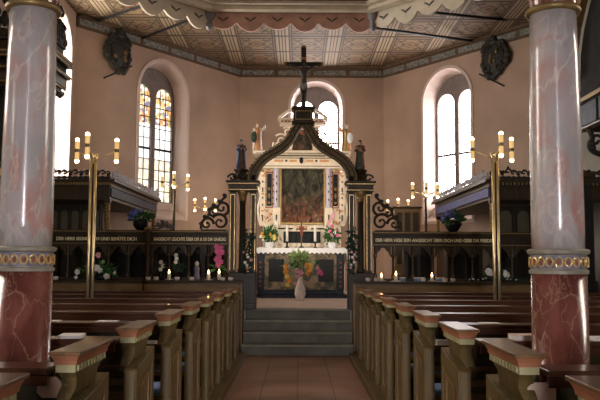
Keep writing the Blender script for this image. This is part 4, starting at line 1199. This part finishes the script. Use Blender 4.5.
# altar pots
for px, side, cols in ((269.5, 'left', ('yellow_flower', 'white_flower', 'orange_flower', 'leaf_lite')), (332, 'right', ('yellow_flower', 'white_flower', 'pink_flower', 'rose_flower'))):
    Y = YA + .25; x = px_x(px, Y)
    t = thing('flower_pot', 'white pot of mixed flowers and greenery on the %s end of the altar' % side, 'flowers', (x, Y, zt + .012), 0, 'flower pots on the altar')
    MB().lathe([(.08, 0), (.09, .02), (.115, .12), (.125, .13), (.11, .13), (.02, .11)], n=20).build('pot', 'white_pot', t, smooth=True)
    mb = MB(); foliage(mb, (0, 0, .27), 130, (.16, .13, .20), .13, .03, .3); mb.build('foliage', 'leaf', t)
    for k in range(9):
        mb = MB(); z = random.uniform(.18, .50)
        flower(mb, (random.uniform(-.17, .17) + (.06 if side == 'right' else -.03), random.uniform(-.16, -.06), z), random.uniform(.035, .05))
        if side == 'right' and z > .4: c = 'pink_flower'
        else: c = cols[k % len(cols)]
        mb.build('blossom', c, t)
    if side == 'right':
        for k in range(5):
            mb = MB(); flower(mb, (-.03 + random.uniform(-.06, .06), -.1, .55 + k * .055), .04); mb.build('blossom', 'rose_flower', t)
# floor vase with colourful bouquet
Yv = 15.75; p = W(300, 300, Yv)
t = thing('floor_vase', 'pale tall vase with colourful hanging bouquet on the floor before the altar', 'vase of flowers', (p.x, Yv, .70))
MB().lathe([(.06, 0), (.085, .02), (.115, .13), (.105, .24), (.06, .36), (.042, .44), (.055, .50), (.045, .50), (.03, .42)], n=24).build('vase', 'ceramic', t, smooth=True)
mb = MB()
for i in range(9):
    a = random.uniform(-1, 1); mb.tube([(0, 0, .42), (a * .12, -.02, .68), (a * .34, -.05, .80 + random.uniform(-.05, .15))], .006, 5)
mb.build('stems', 'leaf', t)
mb = MB(); foliage(mb, (0, 0, .84), 120, (.22, .13, .16), .15, .028, .5); mb.build('foliage', 'leaf_lite', t)
mb = MB(); foliage(mb, (0, 0, .74), 40, (.36, .10, .12), .14, .03, .0); mb.build('dark_leaves', 'leaf', t)
for x, z, r, c in ((-.30, .60, .06, 'orange_flower'), (-.27, .50, .06, 'yellow_flower'), (-.22, .42, .055, 'orange_flower'), (-.26, .33, .05, 'yellow_flower'), (-.31, .70, .05, 'orange_flower'), (-.06, .62, .06, 'rose_flower'), (.02, .58, .055, 'rose_flower'), (-.04, .50, .05, 'rose_flower'), (.14, .74, .055, 'orange_flower'), (.19, .64, .06, 'orange_flower'), (.22, .72, .05, 'yellow_flower'), (.15, .56, .05, 'orange_flower'), (.40, .60, .06, 'pink_flower'), (.36, .68, .045, 'rose_flower'), (.44, .56, .045, 'pink_flower'), (-.10, .36, .045, 'rose_flower'), (-.05, .84, .045, 'leaf_lite'), (.36, .80, .05, 'leaf_dark'), (-.38, .82, .05, 'leaf_dark')):
    mb = MB(); flower(mb, (x, -.12, z), r, 6); mb.build('blossom', c, t)
# garlands on the arch piers
for px, side in ((248, 'left'), (353, 'right')):
    p = W(px, 250, YS - .24)
    t = thing('evergreen_garland', 'dark evergreen garland with white blossoms hanging on the %s arch pier' % side, 'garland', (p.x, YS - .24, 0), 0, 'garlands on the arch piers')
    mb = MB()
    for k in range(26):
        z = W(px, 231 + k * 1.6, YS - .24).z; foliage(mb, (math.sin(k * .5) * .03, 0, z), 9, (.07, .035, .04), .09, .018, -.3)
    mb.build('foliage', 'leaf_dark', t)
    for k in range(7):
        z = W(px, 252 + k * 2.6, YS - .24).z
        mb = MB(); flower(mb, (random.uniform(-.07, .07), -.06, z), .025); mb.build('blossom', 'white_flower' if k % 3 else 'rose_flower', t)
# plants standing on the ledge
ZL = 1.186
def ledge_plant(px, label, Y=12.58):
    p = W(px, 280, Y)
    return thing('ledge_bouquet', label, 'flowers', (p.x, Y, ZL), 0)
t = ledge_plant(99, 'low bouquet of white blossoms with one pink flower, behind the left brass lamp')
MB().lathe([(.05, 0), (.07, .05), (.06, .10), (.05, .10)], n=16).build('bowl', 'pot', t, smooth=True)
mb = MB(); foliage(mb, (0, 0, .14), 130, (.34, .05, .10), .11, .025, .1); mb.build('foliage', 'leaf', t)
for x, z, r, c in ((-.02, .20, .06, 'white_flower'), (.03, .16, .05, 'white_flower'), (.15, .06, .055, 'white_flower'), (-.34, .13, .05, 'white_flower'), (.28, .12, .03, 'white_flower'), (0, .41, .05, 'rose_flower'), (.08, .30, .035, 'leaf_lite'), (-.14, .10, .04, 'leaf_lite'), (-.36, .04, .03, 'white_flower')):
    mb = MB(); flower(mb, (x, -.09, z), r); mb.build('blossom', c, t)
MB().tube([(0, 0, .1), (.01, -.04, .28), (0, -.07, .40)], .006, 5).build('stem', 'leaf', t)
t = ledge_plant(219, 'tall bright pink orchid standing on the ledge beside the left arch pier', 12.68)
MB().lathe([(.035, 0), (.05, .03), (.055, .12), (.04, .17), (.045, .18), (.03, .17)], n=16).build('vase', 'pot', t, smooth=True)
MB().tube([(0, 0, .15), (.02, -.03, .35), (-.01, -.05, .56)], .006, 5).build('stem', 'leaf', t)
mb = MB(); foliage(mb, (0, 0, .2), 14, (.06, .05, .03), .14, .03, .1); mb.build('foliage', 'leaf', t)
for x, z in ((-.04, .56), (.03, .54), (.05, .47), (-.03, .48), (.0, .40), (-.04, .35), (.03, .31), (-.01, .26)):
    mb = MB(); flower(mb, (x, -.06, z), .05); mb.build('blossom', 'pink_flower', t)
for px, h, lab in ((161, .30, 'white flower spray in dark vase, first arch opening of the left parapet'), (178, .42, 'white lily stem in dark vase, second arch opening of the left parapet')):
    t = ledge_plant(px, lab, 12.70)
    MB().lathe([(.04, 0), (.055, .05), (.04, .13), (.045, .14), (.03, .13)], n=16).build('vase', 'pot', t, smooth=True)
    MB().tube([(0, 0, .12), (.02, -.02, h * .7), (0, -.04, h)], .006, 5).build('stem', 'leaf', t)
    mb = MB(); foliage(mb, (0, 0, .2), 26, (.07, .05, .08), .12, .02, .3); mb.build('foliage', 'leaf_dark', t)
    for k in range(3):
        mb = MB(); flower(mb, (random.uniform(-.04, .05), -.06, h - k * .06), .036); mb.build('blossom', 'white_flower', t)
t = ledge_plant(496, 'pair of cream roses with dark leaves standing behind the right brass lamp')
MB().lathe([(.06, 0), (.075, .04), (.06, .09), (.05, .09)], n=16).build('bowl', 'pot', t, smooth=True)
mb = MB(); foliage(mb, (0, 0, .13), 120, (.26, .05, .08), .11, .025, .1); mb.build('foliage', 'leaf_dark', t)
for x, z, r in ((-.14, .17, .065), (.15, .12, .06), (-.11, .14, .045), (.13, .16, .04)):
    mb = MB(); flower(mb, (x, -.09, z), r, 7); mb.build('blossom', 'white_flower', t)
MB().tube([(-.05, 0, .1), (.0, -.02, .25), (.02, -.05, .36)], .005, 5).build('stem', 'leaf', t)
mb = MB(); flower(mb, (.02, -.05, .37), .03); mb.build('blossom', 'robe_red', t)
# fir branches lying on the right ledge
p0, p1 = W(468, 283, 12.43), W(530, 283, 12.43)
t = thing('fir_branch', 'dark fir branches with white specks laid along the right ledge', 'branch', (p0.x, 12.43, ZL))
MB().tube([(0, 0, .015), ((p1.x - p0.x) / 2, .02, .025), (p1.x - p0.x, 0, .015)], .010, 6).build('twig', 'robe_brown', t)
mb = MB()
for k in range(190):
    f = random.random(); mb.leaf(((p1.x - p0.x) * f, random.uniform(-.02, .02), .02), (random.uniform(-1, 1), random.uniform(-1, .5), random.uniform(.1, 1)), .09, .010)
mb.build('needles', 'leaf_dark', t)
mb = MB()
for k in range(12): mb.ball((random.random() * (p1.x - p0.x), -.05, random.uniform(.03, .07)), .013, 5)
mb.build('berry_pattern', 'white_flower', t)

# votives, candles and boxes on the ledges
def votive(px, label, Y=12.47):
    p = W(px, 281, Y)
    t = thing('votive_glass', label, 'votive candle', (p.x, Y, ZL), 0, 'votive glasses along the chancel ledges')
    MB().lathe([(.025, 0), (.04, .008), (.046, .035), (.038, .058), (.034, .058), (.04, .035), (.01, .02)], n=14).build('glass', 'glass', t, smooth=True)
    MB().lathe([(.032, .02), (.032, .045), (.004, .048)], n=10).build('wax', 'wax', t)
vl = [148, 156, 177, 191.5, 222.5, 230.5]
for k, px in enumerate(vl): votive(px, 'small pale votive glass on the left ledge, %s from the left picture edge' % ORD[k])
vr = [368, 376.3, 423, 445, 453]
for k, px in enumerate(vr): votive(px, 'small pale votive glass on the right ledge, %s counting from the arch' % ORD[k])
votive(55.5, 'small votive glass on the far left ledge, touching the column edge')
def lit_candle(px, label, Y=12.56, hgt=.10, dish=True):
    p = W(px, 281, Y)
    t = thing('lit_candle', label, 'candle', (p.x, Y, ZL), 0, 'burning candles along the chancel ledges')
    if dish: MB().lathe([(.05, 0), (.075, .012), (.078, .018), (.02, .012)], n=16).build('dish', 'glass', t, smooth=True)
    MB().lathe([(.03, .012), (.03, hgt), (.01, hgt + .004)], n=12).build('candle_body', 'wax', t, smooth=True)
    MB().lathe([(.002, hgt + .006), (.014, hgt + .02), (.017, hgt + .034), (.010, hgt + .058), (.002, hgt + .08)], n=10).build('flame', 'flame', t, smooth=True)
lit_candle(169, 'burning candle in a dish below the gap between the two white flower vases')
lit_candle(208.5, 'burning candle left of the pink orchid on the left ledge')
lit_candle(219, 'burning candle just in front of the pink orchid', Y=12.5, hgt=.11, dish=False)
lit_candle(396, 'burning candle on the right ledge, nearer the arch', hgt=.09)
lit_candle(432, 'burning candle on the right ledge, beside the blue box below the hydrangea', hgt=.07)
lit_candle(381.5, 'burning candle in wide dish beside the right arch pier', hgt=.06)
p = W(196.5, 281, 12.5)
t = thing('white_figurine', 'small white figurine on the left ledge between two arch openings', 'figurine', (p.x, 12.52, ZL))
MB().lathe([(.05, 0), (.05, .06), (.035, .12), (.045, .20), (.028, .24)], n=14).build('gown', 'ring_blue', t, smooth=True)
MB().lathe([(.024, .24), (.034, .265), (.034, .29), (.01, .32)], n=12).build('head', 'ceramic', t, smooth=True)
for px, w, lab in ((419, .17, 'flat blue box on the right ledge between two candles'), (440, .15, 'flat blue box on the right ledge under the hydrangea'), (402, .09, 'small flat blue box on the right ledge beside the candle nearer the arch')):
    p = W(px, 280, 12.72); t = thing('blue_box', lab, 'box', (p.x, 12.70, ZL), 0, 'blue boxes on the right ledge')
    MB().bb(-w / 2, w / 2, -.05, .05, 0, .05).build('box_body', 'blue_box', t, bevel=.004)
    MB().bb(-w / 2 - .004, w / 2 + .004, -.054, .054, .05, .066).build('lid', 'white_paper', t, bevel=.003)
for px, lab in ((395.5, 'white leaflet lying at the front of the right ledge below a candle'), (442, 'long white leaflet lying at the front of the right ledge below the hydrangea')):
    p = W(px, 282, 12.41); tag(MB().bb(-.08, .08, -.03, .03, 0, .006).build('leaflet', 'white_paper', None, (p.x, 12.42, ZL)), lab, 'leaflet')

# ------------------------------------------------------------------ brass candelabra lamps
def lamp(base, hub_z, th, label, pole='brass', r=.30, twin=True, TL=.125):
    t = thing('candelabra_lamp', label, 'floor lamp', base, 0, 'brass three-armed standing lamps')
    h = hub_z - base[2]
    MB().lathe([(.16, 0), (.16, .02), (.05, .035), (.03, .05)], n=24).build('foot', pole, t, smooth=True)
    if twin:
        for u in (-.028, .028): MB().rod((u, 0, .04), (u, 0, h), .021, n=14).build('pole', pole, t, smooth=True)
        MB().bb(-.006, .006, -.01, .01, .04, h).build('spacer', 'iron', t)
    else: MB().rod((0, 0, .04), (0, 0, h), .028, n=14).build('pole', pole, t, smooth=True)
    MB().lathe([(.02, h - .06), (.045, h - .03), (.05, h + .02), (.065, h + .07), (.05, h + .07), (.02, h)], n=16).build('hub', 'brass', t, smooth=True)
    for k in range(3):
        a = math.radians(th + 120 * k); c = Vector((math.cos(a) * r, math.sin(a) * r, h + .13))
        arm = MB().rod((math.cos(a) * .03, math.sin(a) * .03, h), c, .009, n=8).build('arm', 'brass', t, smooth=True)
        tb = MB().rod(c + Vector((0, 0, -TL)), c + Vector((0, 0, -.02)), .029, n=14).rod(c + Vector((0, 0, .02)), c + Vector((0, 0, TL)), .029, n=14).rod(c + Vector((0, 0, -.02)), c + Vector((0, 0, .02)), .016, n=12).build('glass_sleeve', 'sleeve', arm, smooth=False)
        MB().rod(c + Vector((0, 0, -.022)), c + Vector((0, 0, .022)), .031, n=14).build('socket', 'bronze', arm)
        MB().ball(c + Vector((0, 0, TL + .014)), .028, 12, (1, 1, 1)).build('bulb', 'bulb', arm, smooth=True)
        MB().ball(c + Vector((0, 0, -TL - .014)), .028, 12, (1, 1, 1)).build('lower_bulb', 'bulb', arm, smooth=True)
    return t
def place_lamp(px, py, Y, th, label, z0, **k):
    p = W(px, py, Y); lamp((p.x, Y, z0), p.z, th, label, **k)
place_lamp(93.6, 159, 9.62, 30, 'tall brass twin-pole lamp standing among the left-hand pews', .10)
place_lamp(495, 158, 9.62, 30, 'tall brass twin-pole lamp standing among the right-hand pews', .10)
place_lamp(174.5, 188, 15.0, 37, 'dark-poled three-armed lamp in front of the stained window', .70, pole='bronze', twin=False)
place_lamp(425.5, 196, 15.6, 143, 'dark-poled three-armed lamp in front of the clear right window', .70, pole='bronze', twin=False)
place_lamp(205, 210, 19.0, 37, 'small brass three-armed lamp behind the left scroll bracket', .70, twin=False)
place_lamp(398, 211, 19.0, 143, 'small brass three-armed lamp behind the right scroll bracket', .70, twin=False)

# ------------------------------------------------------------------ choir stalls with canopies
def stall(side, label):
    s = -1 if side == 'left' else 1
    pn = W(111 if s < 0 else 489, 181, 13.7); pf_x = pn.x
    zc_ = pn.z
    t = thing('choir_stall', label, 'choir stall', (0, 0, 0))
    A, B = (AL, BL) if s < 0 else (AR, BR)
    xw = (XL + .06) if s < 0 else (XR - .06)
    # where the inner edge meets the apse wall
    f = (pf_x - A.x) / (B.x - A.x); yfar = A.y + (B.y - A.y) * f - .30
    y0 = 13.7
    foot = [(pf_x, y0), (pf_x, yfar), (xw, 16.25), (xw, y0)]
    def prism(mb, pts, z0, z1, g=0.0):
        cxm = sum(p[0] for p in pts) / 4; cym = sum(p[1] for p in pts) / 4
        q = [(pts[0][0] - s * g, pts[0][1] - g), (pts[1][0] - s * g, pts[1][1]), pts[2], (pts[3][0], pts[3][1] - g)]
        a = [mb.bm.verts.new((x, y, z0)) for x, y in q]; b = [mb.bm.verts.new((x, y, z1)) for x, y in q]
        mb.bm.faces.new(a); mb.bm.faces.new(b)
        for i in range(4): mb.bm.faces.new((a[i], a[(i + 1) % 4], b[(i + 1) % 4], b[i]))
        return mb
    mb = MB(); prism(mb, foot, zc_ - .10, zc_ - .02, 0)
    rf = mb.build('canopy', 'dark_wood', t)
    mb = MB(); prism(mb, foot, zc_ - .34, zc_ - .31, -.02); prism(mb, foot, zc_ - .02, zc_ + .03, .09); mb.build('canopy_moulding', 'screen', rf)
    mb = MB(); prism(mb, foot, zc_ - .31, zc_ - .10, -.03); mb.build('canopy_fascia', 'screen', rf)
    # painted fascia board on the aisle side, dentils on the front
    mb = MB().bb(pf_x - s * .005, pf_x - s * -.028, y0 + .05, yfar - .1, zc_ - .28, zc_ - .12)
    mb.build('painted_fascia', 'stall_dark_blue' if s < 0 else 'stall_blue', rf)
    mb = MB()
    n = 30
    for k in range(n):
        x = pf_x + (xw - pf_x) * (k + .5) / n; mb.bb(x - .015, x + .015, y0 - .03, y0 + .03, zc_ - .075, zc_ - .025)
    mb.build('dentils', 'dull_gold', rf)
    # carved crest
    def crest(nm, p, q, mat, amp):
        mb = MB(); p = Vector(p); q = Vector(q); L = (q - p).length; n = int(L / .095); d = (q - p).normalized()
        mb.rod(p + Vector((0, 0, .03)), q + Vector((0, 0, .03)), .022, n=6)
        for k in range(n):
            c = p + d * (k + .5) * L / n; hh = amp * (.6 + .4 * math.sin(k * 1.3) ** 2) * (1.7 if k % 7 == 3 else 1)
            P = [c + d * (.055 * math.cos(a) * (1 - a / 9)) + Vector((0, 0, .06 + hh * .4 + .055 * math.sin(a) * (1 - a / 9))) for a in [i * .7 for i in range(9)]]
            mb.tube(P, .017, 5)
            mb.ball(c + Vector((0, 0, .03)), .035, 6, (1.3, 1, 1)); mb.ball(c + Vector((0, 0, hh * .95)), .026, 6)
        mb.build(nm, mat, rf)
    g = .03
    crest('front_crest', (pf_x, y0 - g, zc_ + .03), (xw, y0 - g, zc_ + .03), 'dark_carve', .17)
    crest('side_crest', (pf_x - s * g, y0, zc_ + .03), (pf_x - s * g, yfar, zc_ + .03), 'pale_carve', .15)
    # twisted corner posts
    for yy in (y0 + .08, yfar - .12):
        P = []; n = 46; z0 = .70; z1 = zc_ - .34
        x = pf_x + s * .07
        a = MB()
        for ph in (0, PI):
            Q = [(x + .026 * math.cos(ph + i * .62), yy + .026 * math.sin(ph + i * .62), 2.05 + (z1 - 2.05 - .06) * i / n) for i in range(n + 1)]
            a.tube(Q, .026, 7)
        po = a.build('twisted_post', 'brass' if 0 else 'dull_gold', t, smooth=True)
        MB().bb(x - .05, x + .05, yy - .05, yy + .05, z0, 2.05).bb(x - .055, x + .055, yy - .055, yy + .055, z1 - .06, z1).build('post_block', 'screen', po, bevel=.006)
    # desk front running into the depth, panelled end facing the nave
    MB().bb(pf_x + s * .02, pf_x + s * .10, y0 + .15, yfar - .2, .70, 1.85).build('desk_front', 'dark_wood', t)
    MB().bb(pf_x - s * .06, pf_x + s * .22, y0 + .15, yfar - .2, 1.85, 1.90).build('desk_top', 'screen', t, bevel=.006)
    xa, xb = pf_x + s * .42, xw
    yp = y0 + 1.1
    pn_ = MB().bb(xa, xb, yp, yp + .06, .70, zc_ - .36).build('back_screen', 'dark_wood', t)
    n = 5; mb = MB(); w = (xb - xa) / n
    for k in range(n):
        mb.slab(arch_loop(abs(w) * .66, 2.0, 2.42, xa + w * (k + .5), 8), (), lambda u, v, ww: Vector((u, yp - ww, v)), .02)
    mb.build('arched_panel', 'stall_panel', pn_)
    mb = MB()
    for k in range(n + 1): mb.lathe([(.03, .70), (.03, 2.0), (.02, 2.03), (.024, zc_ - .5), (.035, zc_ - .37)], (xa + w * k if 0 < k < n else (xa + s * .04 if k == 0 else xb - s * .04), yp - .035, 0), 10)
    mb.build('colonnette', 'screen', pn_)
    MB().bb(xa, xb, yp - .55, yp, 1.12, 1.17).bb(xa, xb, yp - .52, yp - .48, .70, 1.12).build('bench_seat', 'screen', t, bevel=.008)
    return t
stall('left', 'dark canopied choir stall with carved crest, against the wall below the stained window')
stall('right', 'dark canopied choir stall with blue painted fascia, against the wall below the clear window')

# dark chair-back panels standing beyond the right scroll
p = W(409, 230, 18.2)
t = thing('wall_bench', 'brown high-backed bench against the wall behind the right scroll bracket', 'bench', (p.x, 18.3, .70))
bz = W(400, 206, 18.3).z - .70
MB().bb(-.32, .32, .15, .21, 0, bz - .05).build('back', 'brown', t, bevel=.01)
MB().bb(-.36, .36, .12, .24, bz - .05, bz).build('crest_rail', 'screen', t, bevel=.01)
mb = MB()
for k in range(3): mb.bb(-.27 + .2 * k, -.13 + .2 * k, .13, .15, .75, bz - .15)
mb.build('panel', 'screen', t, bevel=.008)
MB().bb(-.34, .34, -.28, .15, .48, .53).build('seat', 'brown', t, bevel=.01)
for x in (-.31, .31): MB().bb(x - .03, x + .03, -.26, .20, 0, .48).build('side_panel', 'brown', t)

# ------------------------------------------------------------------ wall cartouches
def cartouche(px, py0, py1, A, B, label, wide):
    q = on_wall(px, A, B); d = (B - A).normalized(); inn = Vector((-d.y, d.x, 0))
    if inn.dot(Vector((0.3, 11, 0)) - A) < 0: inn = -inn
    z0, z1 = W(px, py1, q.y).z, W(px, py0, q.y).z; h = z1 - z0; hw = wide / 2
    t = thing('heraldic_cartouche', label, 'cartouche', q + Vector((0, 0, z0)) + inn * .04)
    t.matrix_world = Matrix(((d.x, inn.x, 0, t.location.x), (d.y, inn.y, 0, t.location.y), (0, 0, 1, t.location.z), (0, 0, 0, 1)))
    MB().ball((0, .03, h * .48), 1, 20, (hw * .72, .07, h * .36)).build('shield', 'dark_carve', t, smooth=True)
    mb = MB()
    for k in range(22):
        a = 2 * PI * k / 22; rr = 1 + .10 * math.cos(3 * a)
        mb.ball((hw * .82 * math.cos(a) * rr, .03, h * .48 + h * .40 * math.sin(a) * rr), .075 + .03 * (k % 3 == 0), 8, (1, .7, 1))
    for s in (-1, 1):
        mb.tube([(s * hw * (.45 + .30 * math.cos(b) * (1 - b / 9)), .07, h * .74 + h * .11 * math.sin(b) * (1 - b / 9)) for b in [i * .6 for i in range(12)]], .032, 6)
        mb.tube([(s * hw * (.40 + .28 * math.cos(b) * (1 - b / 9)), .07, h * .25 + h * .10 * math.sin(b) * (1 - b / 9)) for b in [i * .6 for i in range(12)]], .032, 6)
    mb.build('scrollwork', 'dark_carve', t)
    MB().ball((0, .05, h * .94), .085, 10, (1, .8, 1.2)).ball((0, .05, h * .84), .11, 10, (1.3, .7, .7)).build('helmet', 'dark_carve', t, smooth=True)
    MB().ball((0, .03, .07), .07, 10, (.8, .7, 1.6)).build('drop', 'dark_carve', t, smooth=True)
    mb = MB()
    for k in range(5): mb.ball((random.uniform(-hw * .4, hw * .4), .10, h * random.uniform(.3, .65)), .05, 8, (1, .5, 1.3))
    mb.build('relief_pattern', 'worn_gilt', t, smooth=True)
cartouche(117, 29, 74, AL, BL, 'dark carved heraldic cartouche on the wall left of the stained window', .80)
cartouche(496, 36, 79, AR, BR, 'dark carved heraldic cartouche on the wall right of the clear window', .88)
# dark bars modelled in place of the diagonal rod shadows on the wall below
for (a, b, w, A, B) in (((104, 78), (132, 66), 'slanting dark bar modelling a rod shadow on the wall under the left cartouche', AL, BL), ((479, 74), (504, 86), 'slanting thin bar modelling a rod shadow on the wall under the right cartouche', AR, BR)):
    qa = on_wall(a[0], A, B); qb = on_wall(b[0], A, B)
    tag(MB().rod(W(*a, qa.y - .05), W(*b, qb.y - .05), .018, n=8).build('rod_shadow_bar', 'iron'), w, 'rod')

# ------------------------------------------------------------------ pulpit canopy (left) and gallery box (right)
t = thing('pulpit', 'dark carved pulpit with tiered sounding canopy, behind the left column', 'pulpit', (0, 0, 0))
yp0 = 9.9
x1 = W(53.5, 60, yp0).x; yp1 = yp0 + .60
def zz(y): return W(40, y, yp0).z
tiers = [(zz(84), zz(79), .0, -.12, 'dark_wood'), (zz(79), zz(70), .0, .0, 'screen'), (zz(70), zz(66), .0, .08, 'dark_wood'), (zz(66), zz(58), 0, -.02, 'night'), (zz(58), zz(52), .0, .12, 'screen'), (zz(52), zz(38), 0, -.10, 'dark_wood')]
for z0, z1, _, g, mt in tiers:
    mb = MB(); pts = [(XL + .02, yp0 - g), (x1 + g * .6, yp0 - g), (x1 + g * .6, yp1), (XL + .02, yp1)]
    a = [mb.bm.verts.new((x, y, z0)) for x, y in pts]; b = [mb.bm.verts.new((x, y, z1)) for x, y in pts]
    mb.bm.faces.new(a); mb.bm.faces.new(b)
    for i in range(4): mb.bm.faces.new((a[i], a[(i + 1) % 4], b[(i + 1) % 4], b[i]))
    mb.build('canopy_tier', mt, t)
for z, g in ((zz(52.5), .125), (zz(57.5), .125), (zz(68), .085), (zz(80), -.03)):
    MB().tube([(XL + .02, yp0 - g, z), (x1 + g * .6, yp0 - g, z), (x1 + g * .6, yp1, z)], .014, 6).build('gilt_line', 'dull_gold', t)
mb = MB().bb(XL + .05, x1 - .02, yp0 + .02, yp1 - .02, zz(38), zz(34))
for k in range(24):
    f = k / 23
    x, y = (XL + .1 + (x1 - XL - .15) * f / .75, yp0 + .06) if f < .75 else (x1 - .05, yp0 + .06 + (f - .75) / .25 * .46)
    hh = .22 + .30 * abs(math.sin(k * 1.1))
    mb.ball((x, y, zz(36) + .06), .075, 7); mb.ball((x, y, zz(36) + hh * .5), .05, 7, (1, 1, 2.4)); mb.ball((x, y, zz(36) + hh), .045, 7, (1, 1, 1.4))
    if k % 3 == 0: mb.tube([(x + .09 * math.cos(b) * (1 - b / 9), y, zz(36) + .2 + .09 * math.sin(b) * (1 - b / 9)) for b in [q * .6 for q in range(12)]], .02, 5)
mb.build('carved_crest', 'dark_carve', t)
mb = MB().bb(x1 - .08, x1 - .02, yp0 + .02, yp1 - .02, zz(86), zz(83))
for k in range(9): mb.ball((x1 - .05, yp0 + .05 + k * .06, zz(86) - .03 * (k % 2)), .035, 7)
mb.build('fringe', 'dark_carve', t)
MB().bb(XL + .02, x1 - .75, yp1 - .08, yp1, 1.35, zz(84)).build('back_board', 'night', t)
MB().lathe([(.05, 1.25), (.12, 1.32), (.30, 1.45), (.62, 1.7), (.62, 2.65), (.68, 2.70), (.68, 2.78)], (x1 - 1.15, yp0 - .1, 0), 8).build('tub', 'dark_wood', t)
MB().lathe([(.69, 2.60), (.70, 2.62), (.70, 2.66), (.69, 2.68)], (x1 - 1.15, yp0 - .1, 0), 8).build('gilt_band', 'gold', t)

t = thing('gallery_box', 'dark gallery box with blue-grey panels on the wall right of the right column', 'gallery', (0, 0, 0))
xg = 4.55
yg0, yg1 = 7.5, 12.25
zg0 = W(590, 125, 11.6).z
def zg(y, Y=11.7): return W(588, y, Y).z
MB().bb(xg, XR - .02, yg0, yg1, zg0, zg0 + .12).build('floor_slab', 'night', t)
MB().bb(xg, xg + .08, yg0, yg1, zg0 + .12, zg0 + .62).bb(xg + .08, XR - .02, yg1 - .08, yg1, zg0 + .12, zg0 + .62).build('front_board', 'night', t)
mb = MB()
for k in range(6): mb.bb(xg - .02, xg, yg0 + .1 + k * .92, yg0 + .92 + k * .92, zg0 + .02, zg0 + .36)
mb.bb(xg + .15, XR - .15, yg1, yg1 + .015, zg0 + .2, zg0 + .55)
mb.build('panel', 'bluegrey', t, bevel=.005)
MB().bb(xg - .05, xg + .10, yg0, yg1 + .04, zg0 + .40, zg0 + .47).build('rail', 'dull_gold', t, bevel=.006)
MB().bb(xg - .03, xg + .1, yg0, yg1 + .02, zg0 - .03, zg0).build('lower_moulding', 'brown', t)
for yy in (11.75, 9.0):
    P = [(xg + .05, yy, zg0 - .03), (xg + .10, yy, zg0 - .18), (xg + .05, yy, zg0 - .30), (xg + .16, yy, zg0 - .42), (xg + .55, yy, zg0 - .50), (XR - .02, yy, zg0 - .62)]
    mb = MB().tube(spline(P, 4), .045, 8)
    mb.tube([(xg + .16 + .10 * math.cos(a) * (1 - a / 9), yy, zg0 - .22 + .10 * math.sin(a) * (1 - a / 9)) for a in [i * .6 for i in range(12)]], .026, 6)
    mb.ball((xg + .1, yy, zg0 - .34), .06, 8)
    mb.build('scroll_bracket', 'dark_carve', t, smooth=True)
# dark upper arch of the gallery with gilt edge
pts = []
for i in range(15):
    a = PI * i / 14; pts.append((10.6 + 2.7 * math.cos(a), 4.75 + 2.1 * math.sin(a)))
inn = [(10.6 + (p[0] - 10.6) * .88, 4.75 + (p[1] - 4.75) * .88) for p in pts]
MB().slab(pts + inn[::-1], (), lambda u, v, w: Vector((xg + .35 - w, u, v)), .12).build('arch_frame', 'brown', t)
MB().slab(inn + [(inn[-1][0], zg0 + .6), (inn[0][0], zg0 + .6)], (), lambda u, v, w: Vector((xg + .40 + w, u, v)), .05).build('arch_field', 'night', t)
# dark cupboard under the gallery at the wall
t = thing('tall_cupboard', 'dark tall cupboard by the right wall, half hidden by the right column', 'cupboard', (4.4, 11.85, 0.0))
zt_ = W(592, 173, 11.9).z
MB().bb(-.40, .26, -.05, .42, 0, zt_ - .08).build('carcase', 'dark_wood', t, bevel=.01)
MB().bb(-.44, .29, -.10, .44, zt_ - .08, zt_).build('cornice', 'screen', t, bevel=.01)
for x in (-.22, .09): MB().bb(x - .14, x + .14, -.07, -.05, .15, zt_ - .2).build('door_leaf', 'night', t, bevel=.008)

# ------------------------------------------------------------------ light
for s_, x in (('left', L1 - .12), ('right', R1 + .12)):  # added lamps, unseen behind the piers, to brighten the altarpiece
    zf_ = 2.75
    t = thing('added_altar_spotlight', 'added unseen spotlight behind the %s arch pier, brightening the altarpiece' % s_, 'spotlight', (x, YS + .20, zf_), 0, 'added spotlights behind the arch')
    MB().bb(-.02, .02, -.10, .02, -.02, .02).build('bracket', 'iron', t)
    MB().rod((0, .0, 0), (0, .12, .0), .035, .05, 14).build('lamp_housing', 'iron', t)
    ld = bpy.data.lights.new('added_altar_spot', 'SPOT'); ld.energy = 170; ld.color = (1.0, .87, .70); ld.spot_size = math.radians(62); ld.spot_blend = .8; ld.shadow_soft_size = .05
    lo_ = bpy.data.objects.new('added_altar_spot', ld); COL.objects.link(lo_); lo_.parent = t; lo_.location = (0, .14, 0)
    lo_.rotation_euler = (Vector((.3 if s_ == 'left' else -.3, 4.6, -.15)) - Vector((0, 0, 0))).to_track_quat('-Z', 'Y').to_euler()
wd = bpy.data.worlds.new('world'); SC.world = wd; wd.use_nodes = True
wd.node_tree.nodes['Background'].inputs[0].default_value = (0.75, 0.85, 1.0, 1); wd.node_tree.nodes['Background'].inputs[1].default_value = 1.0
SC.view_settings.view_transform = 'Standard'; SC.view_settings.look = 'None'
SC.view_settings.gamma = 1.0; SC.view_settings.use_curve_mapping = False
SC.view_settings.exposure = 0.62
